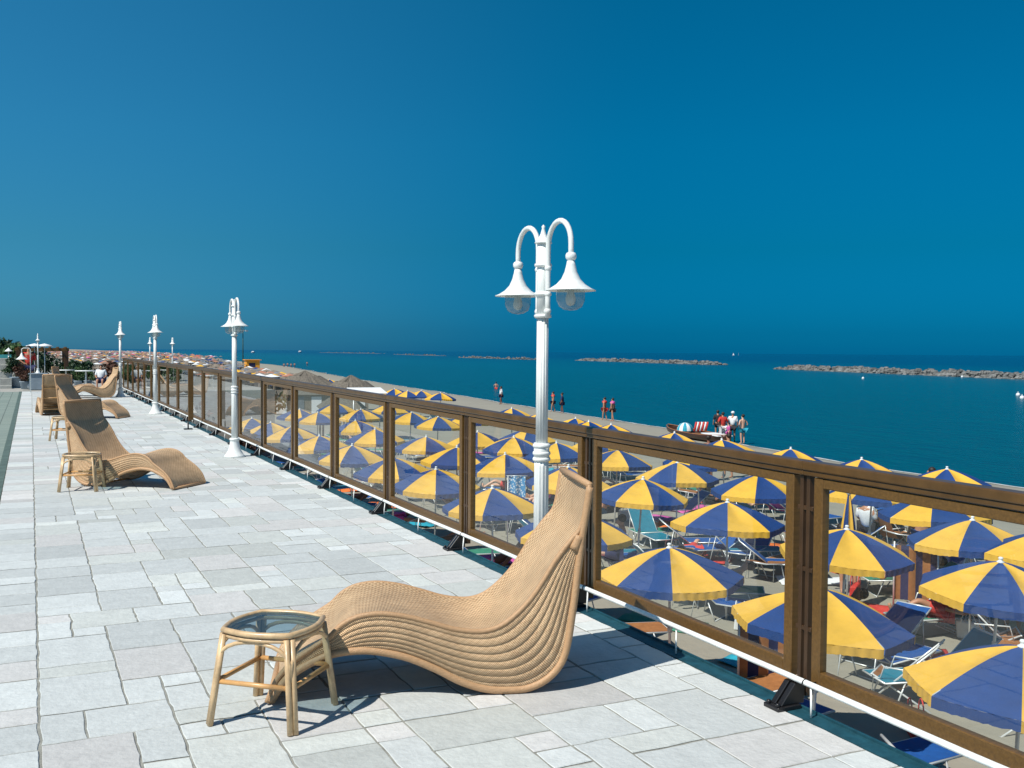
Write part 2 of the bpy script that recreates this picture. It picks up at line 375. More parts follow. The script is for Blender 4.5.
# foam line along the beach
mb = MB(); vs = []; k = 0
for i in range(700):
    yy = 20+i*.45; sx = shore(yy)+noise.noise(Vector((yy*.11, 0, 5)))*.8*(1 if yy < 200 else 3)
    o = -.3+.25*noise.noise(Vector((yy*.5, 9, 0))); w = .10+.14*abs(noise.noise(Vector((yy*.8, 4, 2))))
    vs += [(sx+o, yy, SEAZ+.012), (sx+o+w, yy, SEAZ+.012)]
mb.add(vs, [(2*i, 2*i+1, 2*i+3, 2*i+2) for i in range(699)]); struct(mb, 'foam_line', MT['whitef'])

# terrace body + stones
TX0, TX1, TY0, TY1 = -.30, 3.04, -2.0, 41.0
mb = MB(); mb.box(((TX0+3.12)/2-3, (TY0+TY1)/2, -.03-1.6), (3.12-TX0+6, TY1-TY0, 3.2-.02)); struct(mb, 'terrace', MT['slab'])
mb = MB(); mb.box(((TX0+TX1)/2, (TY0+TY1)/2, -.02), (TX1-TX0, TY1-TY0, .03)); struct(mb, 'terrace_mortar', MT['mortar'])
# walls of rows: random ashlar of 0.215 m cells
def ashlar(x0, x1, y0, y1, cell, sizes, rg):
    nx = round((x1-x0)/cell); cx = (x1-x0)/nx; ny = int((y1-y0)/cell)
    occ = [[False]*ny for _ in range(nx)]; out = []
    for j in range(ny):
        for i in range(nx):
            if occ[i][j]: continue
            opts = sizes[:]; rg.shuffle(opts); opts.sort(key=lambda s: -s[2]*rg.random())
            for w, h, _ in opts+[(1, 1, 1)]:
                if i+w > nx or j+h > ny: continue
                if any(occ[a][b] for a in range(i, i+w) for b in range(j, j+h)): continue
                for a in range(i, i+w):
                    for b in range(j, j+h): occ[a][b] = True
                out.append((x0+i*cx, x0+(i+w)*cx, y0+j*cell, y0+(j+h)*cell, w*h)); break
    return out
rg = random.Random(21)
stones = ashlar(.024, TX1, TY0, TY1, .178, [(2, 3, 3.2), (2, 2, 3.4), (1, 2, 2.4), (3, 2, 2.8), (2, 1, 3.0), (1, 1, 2.4)], rg)
yy = TY0
while yy < TY1-.3:
    h = rg.choice((.22, .32, .42, .3)); stones.append((TX0, .022, yy, yy+h, 2)); yy += h
vs = []; fs = []; cols = []
def cnr(x, y): return Vector((noise.noise(Vector((x*7, y*7, 1))), noise.noise(Vector((x*7, y*7, 8)))))*.008
for x0, x1, y0, y1, a in stones:
    g = rg.uniform(.0036, .0056); far = y0 > 18
    z = rg.uniform(-.0012, .0012)
    b = rg.choice((.49, .52, .54, .56, .59))+rg.uniform(-.02, .03)
    if a == 1 or (a == 2 and rg.random() < .5): b += .08
    hue = rg.random()
    col = (b*.905, b*.95, b*.94) if hue < .6 else ((b*.95, b*.945, b*.925) if hue < .8 else (b*.92, b*.96, b*.92))
    pts = []
    def side(ax, ay, bx, by, nx_, ny_):
        n = 1 if far else max(2, int(math.hypot(bx-ax, by-ay)/.05))
        for k in range(n):
            t = k/n; x, y = ax+(bx-ax)*t, ay+(by-ay)*t
            jx = noise.noise(Vector((x*23+x0, y*23, 2+y0)))*.005; c = cnr(x, y)
            pts.append((x+c.x+jx*nx_, y+c.y+jx*ny_))
    gy = g*(1.5+min(1.6, max(0, y0-4)*.08)); X0, X1, Y0, Y1 = x0+g, x1-g, y0+gy, y1-gy
    side(X0, Y0, X1, Y0, 0, 1); side(X1, Y0, X1, Y1, 1, 0); side(X1, Y1, X0, Y1, 0, 1); side(X0, Y1, X0, Y0, 1, 0)
    mx_, my_ = (x0+x1)/2, (y0+y1)/2; n = len(pts); o = len(vs); rr = .003
    vs += [(x+(rr if x < mx_ else -rr), y+(rr if y < my_ else -rr), z) for x, y in pts]
    vs += [(x, y, z-.0035) for x, y in pts]
    fs.append(tuple(o+k for k in range(n)))
    fs += [(o+n+k, o+n+(k+1) % n, o+(k+1) % n, o+k) for k in range(n)]
    cols += [(*col, 1)]*(2*n)
me = bpy.data.meshes.new('terrace_paving'); me.from_pydata(vs, [], fs); me.materials.append(MT['stone'])
ca = me.color_attributes.new('tint', 'FLOAT_COLOR', 'POINT')
ca.data.foreach_set('color', [c for col in cols for c in col])
me.update(); pv = bpy.data.objects.new('terrace_paving', me); C.objects.link(pv); pv['kind'] = 'structure'
# teal strip along the edge, left gutter and lower-quality tile field on the left
mb = MB(); mb.box((3.085, 19.5, -.03), (.085, 43, .06)); mb.box((3.135, 19.5, -.015), (.012, 43, .05)); struct(mb, 'edge_strip', MT['strip'])
mb = MB(); mb.box((TX0-.05, 19.5, -.018), (.09, 43, .03)); struct(mb, 'gutter', MT['gutter'])
def tile_mat():
    m = mat('side_tiles', (.38, .42, .38), .8); n = m.node_tree.nodes; L = m.node_tree.links
    br = n.new('ShaderNodeTexBrick'); br.offset = 0; br.inputs['Scale'].default_value = 1; br.inputs['Brick Width'].default_value = .3; br.inputs['Row Height'].default_value = .3
    br.inputs['Mortar Size'].default_value = .008; br.inputs['Color1'].default_value = (.24, .29, .25, 1); br.inputs['Color2'].default_value = (.20, .25, .22, 1); br.inputs['Mortar'].default_value = (.08, .10, .09, 1)
    tc = n.new('ShaderNodeTexCoord'); L.new(tc.outputs['Object'], br.inputs['Vector']); L.new(br.outputs[0], n['Principled BSDF'].inputs['Base Color']); return m
mb = MB(); mb.box((-3.2, 19.5, -.028), (5.7, 43, .03)); struct(mb, 'side_paving', tile_mat())

# ============================================================ GLASS RAILING
FX = 3.18
def ztop(y):
    K = [(-3, 1.11), (3, 1.112), (5, 1.125), (7.6, 1.15), (21, 1.235), (41, 1.26)]
    for (a, za), (b, zb) in zip(K, K[1:]):
        if y <= b: return za+(zb-za)*(y-a)/(b-a)
    return K[-1][1]
rail = thing('glass_railing', (FX, 0, 0), 0, 'long brown framed balustrade with clear glass panes along the seaward edge of the terrace', 'railing')
posts = [3.50+1.965*k for k in range(-2, 20)]
mb = MB()
for y0, y1 in zip(posts, posts[1:]):
    for off, w, h, zz in ((0, .072, .040, 0), (0, .058, .026, -.039)):
        a, b = ztop(y0), ztop(y1)
        vs = []
        for yy, zt in ((y0-.001, a), (y1, b)):
            for dx in (-w/2, w/2):
                for dz in (-h, 0): vs.append((dx, yy, zt+zz+dz))
        mb.add(vs, [(0, 1, 3, 2), (4, 6, 7, 5), (0, 4, 5, 1), (2, 3, 7, 6), (0, 2, 6, 4), (1, 5, 7, 3)])
o = bev(mb.build('handrail', MT['rail'], rail), .006)
def slantbox(mb, x0, x1, ya, yb, za0, za1, zb0, zb1):
    vs = [(x, y, z) for y, zs in ((ya, (za0, za1)), (yb, (zb0, zb1))) for x in (x0, x1) for z in zs]
    mb.add(vs, [(0, 1, 3, 2), (4, 6, 7, 5), (0, 4, 5, 1), (2, 3, 7, 6), (0, 2, 6, 4), (1, 5, 7, 3)])
for i, yp in enumerate(posts):
    zt = ztop(yp)-.066
    mb = MB(); mb.box((.002, yp-.021, (zt+.045)/2), (.034, .022, zt-.045)); mb.box((.002, yp+.021, (zt+.045)/2), (.034, .022, zt-.045))
    for z in (.35, .62, .9): mb.box((.0, yp, z), (.024, .10, .02))
    mb.box((-.01, yp, .075), (.05, .05, .06))
    p = bev(mb.build('post', MT['wood_dark'], rail), .002, 1)
    mb = MB(); mb.box((-.125, yp, .010), (.135, .10, .02))
    for s in (-1, 1):
        vs = [(-.165, yp+s*.036, .02), (-.03, yp+s*.036, .02), (-.03, yp+s*.036, .115), (-.085, yp+s*.036, .115)]
        vs += [(x, y-s*.030, z) for x, y, z in vs]
        mb.add(vs, [(0, 1, 2, 3), (7, 6, 5, 4), (0, 4, 5, 1), (1, 5, 6, 2), (2, 6, 7, 3), (3, 7, 4, 0)])
    mb.box((-.04, yp, .07), (.018, .07, .10)); mb.lathe([(.012, 0), (.012, .012), (.006, .016)], (-.178, yp-.03, .02), 8); mb.lathe([(.012, 0), (.012, .012), (.006, .016)], (-.178, yp+.03, .02), 8)
    bev(mb.build('foot_bracket', MT['black'], p), .003, 1)
for y0, y1 in zip(posts, posts[1:]):
    a, b = y0+.065, y1-.065; za, zb = ztop(a)-.068, ztop(b)-.068; lo = .11; w = .055
    mb = MB()
    mb.box((0, a+w/2, (lo+za)/2), (.045, w, za-lo)); mb.box((0, b-w/2, (lo+zb)/2), (.045, w, zb-lo))
    slantbox(mb, -.021, .021, a+w, b-w, lo+.001, lo+.07, lo+.001, lo+.07)
    slantbox(mb, -.021, .021, a+w, b-w, za-.045, za-.001, zb-.045, zb-.001)
    fr = bev(mb.build('panel_frame', MT['wood'], rail), .004, 1)
    mb = MB(); mb.add([(0, a+w-.01, lo+.06), (0, b-w+.01, lo+.06), (0, b-w+.01, zb-.04), (0, a+w-.01, za-.04)], [(0, 1, 2, 3)])
    mb.build('glass_pane', MT['glass'], fr)
mb = MB(); mb.tube([(-.085, posts[0]+k*.9825, .135+(.004 if k % 3 else -.002)) for k in range(2*len(posts)-1)], .0135, 10)
tb = mb.build('white_tube', MT['white'], rail)
for yp in posts:
    mb = MB(); mb.tube([(-.085+.018*cos(t), yp-.1, .135+.018*sin(t)) for t in [k*pi/4 for k in range(8)]], .003, 5, closed=True)
    mb.tube([(-.07, yp-.1, .13), (-.02, yp-.1, .13)], .004, 5); mb.build('cable_tie', MT['black'], tb)
for yp in posts[:-1]:
    for t in (.45, .93):
        y = yp+1.965*t; mb = MB(); mb.tube([(-.085, y, .125), (-.10, y-.02, .06), (-.10, y-.02, .002)], .005, 6); mb.build('tube_clip', MT['white'], tb)
# gate leaf edge standing slightly inward at y~20.9
g = thing('railing_gate_stile', (2.80, 20.75, 0), 0, 'brown stile with short leg standing inside the railing between the second and third lamps', 'gate post')
mb = MB(); mb.box((.07, 0, .70), (.10, .05, 1.02)); bev(mb.build('stile', MT['wood'], g), .004)
mb = MB(); mb.tube([(.02, 0, .0), (.02, 0, .16)], .014, 8); mb.box((.02, 0, .012), (.16, .12, .02)); mb.build('leg', MT['black'], g)

# ============================================================ LAMPS
def make_lamp():
    t = thing('street_lamp', (0, 0, 0))
    mb = MB(); mb.lathe([(.15, 0), (.15, .02), (.135, .035), (.125, .05), (.10, .09), (.078, .15), (.066, .22), (.066, .25), (.074, .255), (.074, .275), (.062, .285)], n=32)
    mb.build('base', MT['white'], t)
    mb = MB(); mb.lathe([(.047, .28), (.044, .92), (.044, .95)], n=48, flute=.12, fn=12)
    for z in (.95, .985, 1.03): mb.lathe([(.044, z), (.051, z+.004), (.054, z+.013), (.051, z+.022), (.044, z+.026)], n=32)
    mb.lathe([(.047, .97), (.046, 1.06)], n=32)
    mb.lathe([(.037, 1.055), (.035, 1.80)], n=48, flute=.14, fn=12); mb.build('pole', MT['white'], t)
    mb = MB(); mb.lathe([(.036, 1.80), (.036, 2.24)], n=32)
    for z in (1.80, 1.93, 2.10): mb.lathe([(.036, z), (.05, z+.004), (.052, z+.012), (.05, z+.02), (.036, z+.024)], n=24)
    mb.build('column_head', MT['white'], t)
    mb = MB(); mb.lathe([(.05, 2.24), (.052, 2.245), (.03, 2.27), (.016, 2.30), (.009, 2.33), (.012, 2.34), (.0, 2.352)], n=20); mb.build('finial', MT['white'], t)
    for s in (-1, 1):
        mb = MB(); pts = [(0, s*.062, z) for z in (1.80, 1.9, 2.0, 2.1, 2.2)]
        r = .138
        pts += [(0, s*(.062+r-r*cos(a)), 2.21+r*1.03*sin(a)) for a in [pi*k/14 for k in range(1, 15)]]
        pts += [(0, s*(.062+2*r), z) for z in (2.18, 2.13)]
        mb.tube(pts, .0155, 10)
        for z in (1.84, 1.94, 2.09): mb.tube([(0, s*.03, z), (0, s*.062, z)], .012, 8); mb.ell((0, s*.062, z), (.021, .021, .021))
        a = mb.build('arm', MT['white'], t)
        y = s*(.062+2*r)
        mb = MB(); mb.lathe([(.015, 2.160), (.025, 2.156), (.031, 2.145), (.031, 2.130), (.025, 2.119), (.018, 2.115)], (0, y, 0), 20)
        mb.lathe([(.022, 2.112), (.026, 2.09), (.036, 2.05), (.054, 2.01), (.082, 1.98), (.118, 1.957), (.142, 1.948), (.142, 1.944), (.110, 1.950), (.07, 1.972), (.02, 2.03)], (0, y, 0), 32)
        sh = mb.build('lamp_shade', MT['white'], t)
        mb = MB(); mb.lathe([(.074, 1.966), (.082, 1.93), (.080, 1.89), (.064, 1.855), (.035, 1.838), (0, 1.833)], (0, y, 0), 24); mb.build('globe', MT['globe'], sh)
        mb = MB(); mb.lathe([(.018, 1.99), (.018, 1.94), (.024, 1.92), (.03, 1.89), (.02, 1.865), (0, 1.858)], (0, y, 0), 14); mb.build('bulb', MT['whitef'], sh)
    return t
lamp0 = make_lamp()
LG = 'white twin arm street lamps along the railing'
lamps = [((2.735, 5.27, 0), 1, 'tall white twin bell street lamp behind the nearest wicker lounger'),
         ((2.73, 15.2, 0), 1, 'white twin bell street lamp second from the camera, standing beside the railing'),
         ((2.76, 26.0, 0), 1.03, 'white twin bell street lamp third from the camera, just right of the far wicker loungers'),
         ((2.68, 35.6, 0), 1.06, 'white twin bell street lamp fourth along the railing, by the farthest loungers'),
         ((.25, 43.4, .62), .66, 'small white lamp standing on the grey blue pedestal at the terrace end'),
         ((7.0, 69, 0), 1.0, 'far white street lamp beyond the terrace, left one of the distant pair'),
         ((8.4, 69, 0), 1.0, 'far white street lamp beyond the terrace, right one of the distant pair')]
for i, (loc, sc, lb) in enumerate(lamps):
    o = lamp0 if i == 0 else copy_tree(lamp0)
    o.location = loc; o.scale = (sc, sc, sc); tag(o, lb, 'street lamp', LG)

# ============================================================ WICKER LOUNGER
A_ = [(.0, .012), (.045, .115), (.12, .195), (.20, .250), (.274, .297), (.33, .350), (.401, .385), (.501, .397), (.616, .381), (.731, .349), (.847, .313), (.964, .298), (1.051, .315), (1.125, .363), (1.198, .435), (1.256, .515), (1.325, .625), (1.395, .715), (1.437, .765), (1.462, .85), (1.482, .975)]
B_ = [(.018, .016), (.076, .105), (.15, .160), (.22, .195), (.30, .222), (.416, .232), (.516, .220), (.631, .190), (.761, .132), (.878, .068), (.995, .028), (1.113, .017), (1.201, .024), (1.285, .062), (1.348, .128), (1.380, .215), (1.402, .357), (1.421, .505), (1.438, .650), (1.450, .75), (1.468, .86), (1.484, .965)]
WD = .61
def make_lounger():
    t = thing('wicker_lounger', (0, 0, 0)); NU = 120
    A, LA = smoothpts(A_, NU); B, LB = smoothpts(B_, NU)
    mb = MB()
    def seat(u, v):
        p = A[round(u*NU)]; y = (v-.5)*WD
        dip = .018*(1-(2*v-1)**2); i = round(u*NU); a = A[max(i-1, 0)]; b = A[min(i+1, NU)]
        tx, tz = (b-a).x, (b-a).y; l = math.hypot(tx, tz); nx, nz = -tz/l, tx/l
        edge = .008*(abs(2*v-1)**10)
        return (p.x-nx*(dip-edge), y, p.y-nz*(dip-edge))
    mb.grid(seat, NU, 16, uvf=lambda u, v: (u*LA, v*WD), flip=True)
    def under(u, v):
        x, y, z = seat(u, v); i = round(u*NU); a = A[max(i-1, 0)]; b = A[min(i+1, NU)]
        tx, tz = (b-a).x, (b-a).y; l = math.hypot(tx, tz); return (x+tz/l*.02, y*.985, z-tx/l*.02)
    mb.grid(under, NU, 16, uvf=lambda u, v: (u*LA, v*WD))
    mb.build('seat_weave', MT['wicker'], t)
    for s in (-1, 1):
        mb = MB(); NR = 8
        def side(u, v):
            i = round(u*NU); p = A[i].lerp(B[i], v); h = (A[i]-B[i]).length
            rib = abs(sin(v*NR*pi))**.5*min(.0078, h*.035)+sin(pi*v)*h*.07
            return (p.x, s*(WD/2+rib), p.y)
        mb.grid(side, NU, 64, uvf=lambda u, v: (u*LA, v*.50), flip=(s > 0))
        sp = mb.build('side_panel', MT['wicker_side'], t)
        # rope edges
        mb = MB(); mb.tube([(p.x, s*(WD/2+.004), p.y) for p in A], .0125, 8); 
        mb.tube([(p.x+.0, s*(WD/2+.0), p.y) for p in [A[-1], A[-1]]], .012, 8, cap=False) if False else None
        mb.build('edge_roll', MT['wicker_roll'], t)
        mb = MB(); mb.tube([(p.x, s*(WD/2+.006), p.y) for p in B], .0185, 10); r_ = mb.build('frame_rail', MT['wicker_roll'], t)
        mb = MB(); k0, k1 = int(NU*.86), int(NU*.905)
        mb.tube([((A[i].x+B[i].x)/2-.004, s*(WD/2+.004), (A[i].y+B[i].y)/2) for i in range(k0, k1)], .0245, 10); mb.build('binding', MT['wicker_roll'], r_)
    mb = MB(); e = A[-1]; mb.tube([(e.x, -WD/2-.01, e.y), (e.x, 0, e.y+.003), (e.x, WD/2+.01, e.y)], .016, 10)
    mb.build('end_bar', MT['wicker_roll'], t)
    mb = MB(); mb.tube([(.012, -WD/2, .018), (.012, WD/2, .018)], .016, 8); mb.build('end_bar', MT['wicker_roll'], t)
    for k in (20, 38, 60, 78, 92, 104):
        p = B[k]; mb = MB(); mb.tube([(p.x, -WD/2, p.y), (p.x, WD/2, p.y)], .012, 8); mb.build('cross_bar', MT['cane'], t)
    return t
MT['wicker_roll'] = mat('wicker_roll', (.52, .32, .17), .5, .45, 60, .003, 160, stretch=(1, 1, 1), col2=(.32, .17, .08))
L0 = make_lounger()
def cw(dr, df): return (dr*cos(YAW)+df*sin(YAW), -dr*sin(YAW)+df*cos(YAW))
def place_lounger(o, foot, rz, lb):      # foot = middle of the foot end on the paving
    o.location = (foot[0], foot[1], .0); o.rotation_euler = (0, 0, rz); tag(o, lb, 'lounger', 'wicker loungers on the terrace')
rz = radians(-16.5); Bp = at(510, 693); P0 = Vector((Bp.x-1.11*cos(rz), Bp.y-1.11*sin(rz), 0))
place_lounger(L0, (P0.x-sin(rz)*WD/2, P0.y+cos(rz)*WD/2), rz, 'nearest woven wicker lounger, with a high curled back turned towards the sea')
def lounge_at(foot_px, ang, lb, sc=1, z=0):
    p = at(*foot_px); o = copy_tree(L0); place_lounger(o, (p.x, p.y), ang, lb); o.scale = (sc,)*3; return o
lounge_at((190, 487), radians(138), 'second wicker lounger from the camera, cane side table beside its belly', 1.0)
lounge_at((124, 418), radians(150), 'third wicker lounger, back hidden behind the second one, only seat and foot end showing', 1.0)
q = at(51, 415); rz = radians(-84)
o = copy_tree(L0); place_lounger(o, (q.x-1.12*cos(rz)+.1, q.y-1.12*sin(rz)), rz, 'wicker lounger at far left turned away, hollow orange underside of its back showing')
lounge_at((101, 396), radians(160), 'far wicker lounger with tall back at its left, behind the third one', 1.0)
lounge_at((68, 398), radians(10), 'far wicker lounger with its tall back at the right, beside the fourth street lamp', 1.0)

# ============================================================ CANE TABLES
def make_table():
    t = thing('cane_table', (0, 0, 0)); H = .415; hw, hd = .155, .155
    cn = [(-.16, -.15), (.155, -.155), (.16, .15), (-.15, .155)]; ft = [(-.20, -.195), (.195, -.20), (.20, .19), (-.19, .195)]
    def rim(z, k=1, n=8, bow=.035):
        pts = []
        for i in range(4):
            a, b = Vector(cn[i]), Vector(cn[(i+1) % 4]); d = (b-a); nn = Vector((d.y, -d.x)).normalized()
            for q in range(n):
                w = q/n; p = a+d*w+nn*bow*sin(pi*w); pts.append((p.x*k, p.y*k, z))
        return pts
    mb = MB(); mb.tube(rim(H-.014), .0135, 8, closed=True); mb.tube(rim(H-.038, .985), .0095, 6, closed=True); mb.build('top_rim', MT['cane2'], t)
    mb = MB(); top = rim(H-.012, .95); mb.add([(x, y, H-.008) for x, y, _ in top], [tuple(range(len(top)))]); mb.build('glass_top', MT['tglass'], t)
    for i in range(4):
        c, f_ = Vector((*cn[i], H-.03)), Vector((*ft[i], .002)); mb = MB()
        side = Vector((-c.y, c.x, 0)).normalized()*.0125
        for s in (-1, 1): mb.tube([c*1+side*s, c.lerp(f_, .5)+side*s*.95, f_+side*s*.9], [.0125, .013, .0135], 8)
        lg = mb.build('leg', MT['cane2'], t)
    for i in range(4):
        j = (i+1) % 4; a0, a1 = Vector((*cn[i], H-.03)), Vector((*ft[i], 0)); b0, b1 = Vector((*cn[j], H-.03)), Vector((*ft[j], 0))
        mb = MB(); pts = []
        for q in range(13):
            th = pi*q/12; w = .5-.5*cos(th); lo = a0.lerp(a1, .45); hi = b0.lerp(b1, .45)
            p = lo.lerp(hi, w); p.z = lo.z+(H-.05-lo.z)*min(1, sin(th)**.55)
            pts.append(p)
        mb.tube(pts, .009, 7); mb.build('arch', MT['cane2'], t)
    mb = MB(); z = .5
    P = [Vector((*cn[i], H-.03)).lerp(Vector((*ft[i], 0)), .52) for i in range(4)]
    for i in range(4): mb.tube([P[i], P[(i+1) % 4]], .0115, 8)
    mb.build('stretcher', MT['cane'], t)
    return t
T0 = make_table()
def tbl(o, pxs, rz, lb, dz=0):
    p = Vector((0, 0, 0))
    for q in pxs: p += at(*q)
    p /= len(pxs); o.location = (p.x-.02, p.y+.01, 0); o.rotation_euler = (0, 0, rz); tag(o, lb, 'side table', 'small cane side tables')
tbl(T0, [(208, 727), (305, 739), (348, 702), (255, 692)], radians(-41+0), 'nearest cane side table with smoked glass top, by the foot of the front lounger')
tbl(copy_tree(T0), [(55, 493), (90, 495), (112, 487), (78, 484)], radians(-15), 'low cane side table with glass top standing beside the second wicker lounger')
tbl(copy_tree(T0), [(60, 440), (72, 440)], radians(-15), 'small cane side table half hidden behind the back of the second wicker lounger')

# ============================================================ BEACH UMBRELLAS
UH = 2.2; UR = 1.03; DROP = .385
def canopy_mesh(seed=0):
    mb = MB(); NS = 6; NR = 8; rr_ = random.Random(seed); sg = [rr_.uniform(.015, .06) for _ in range(8)]; dr_ = [rr_.uniform(-.025, .025) for _ in range(9)]; dr_[8] = dr_[0]
    def pt(sec, w, r):
        a0 = (sec-.5)*pi/4; a1 = (sec+.5)*pi/4
        e0, e1 = Vector((cos(a0), sin(a0))), Vector((cos(a1), sin(a1)))
        c = e0.lerp(e1, w)
        sag = sg[sec]*sin(pi*w)*sin(pi*min(1, r*.9))+(dr_[sec]*(1-w)+dr_[sec+1]*w)*r*r+.006*noise.noise(Vector((c.x*5, c.y*5, seed)))*r
        z = UH-.03-DROP*r**1.42-sag
        return (c.x*UR*r, c.y*UR*r, z)
    for sec in range(8):
        mi = sec % 2
        mb.grid(lambda u, v: pt(sec, v, .02+.98*u), NR, NS, mi=mi)
        def val(u, v):
            x, y, z = pt(sec, v, 1); k = 1+.008*sin(v*pi*11+sec)
            return (x*k, y*k, z-u*(.10+.004*cos(v*pi*17+sec)+.012*noise.noise(Vector((v*6, sec*3, seed)))))
        mb.grid(val, 1, 20, mi=mi)
    return mb
CANS = [canopy_mesh(k).mesh('canopy', [MT['blue'], MT['yellow']]) for k in range(7)]
def pole_mb():
    mb = MB(); mb.tube([(0, 0, .0), (0, 0, 1.1), (0, 0, UH-.05)], [.021, .021, .017], 8); mb.lathe([(.03, 1.0), (.034, 1.02), (.034, 1.08), (.03, 1.1)], n=10); return mb
POLE = pole_mb().mesh('pole', MT['alu'])
FIN = MB().lathe([(.05, UH-.045), (.05, UH-.03), (.026, UH-.015), (.024, UH), (.034, UH+.012), (.026, UH+.028), (0, UH+.034)], n=12).mesh('finial', MT['whitef'])
mb = MB()
for k in range(8):
    a = (k+.5)*pi/4; mb.tube([(.03*cos(a), .03*sin(a), UH-.06), (.5*UR*cos(a), .5*UR*sin(a), UH-.05-DROP*.5**1.42), (UR*.99*cos(a), UR*.99*sin(a), UH-.045-DROP)], .006, 5)
    mb.tube([(.025*cos(a), .025*sin(a), UH-.55), (.48*UR*cos(a), .48*UR*sin(a), UH-.06-DROP*.5**1.42)], .005, 5)
RIB = mb.mesh('ribs', MT['alu'])
def sand_at(x, y):
    return sandz(x, y, shore(y)-x)
UG = 'blue and yellow beach umbrellas standing in rows on the sand'
def umbrella(x, y, phase, lb, tilt=0, small=False, top=None):
    """phase: bearing (deg) of a blue gore against the line towards the terrace viewpoint"""
    base = sand_at(x, y)-.03
    zt = (-1.1 if top is None else top)
    t = thing('beach_umbrella', (x, y, base), 0, lb, 'beach umbrella', UG)
    sc = (zt-base)/UH; t.scale = (1, 1, sc)
    tocam = atan2(-y, -x); t.rotation_euler = (radians(rnd.uniform(-3, 3)), radians(rnd.uniform(-3, 3)), tocam+radians(phase))
    for nm, me in (('canopy', rnd.choice(CANS)), ('pole', POLE), ('finial', FIN))+(() if small else (('ribs', RIB),)):
        o = bpy.data.objects.new(nm, me); C.objects.link(o); o.parent = t
    return t
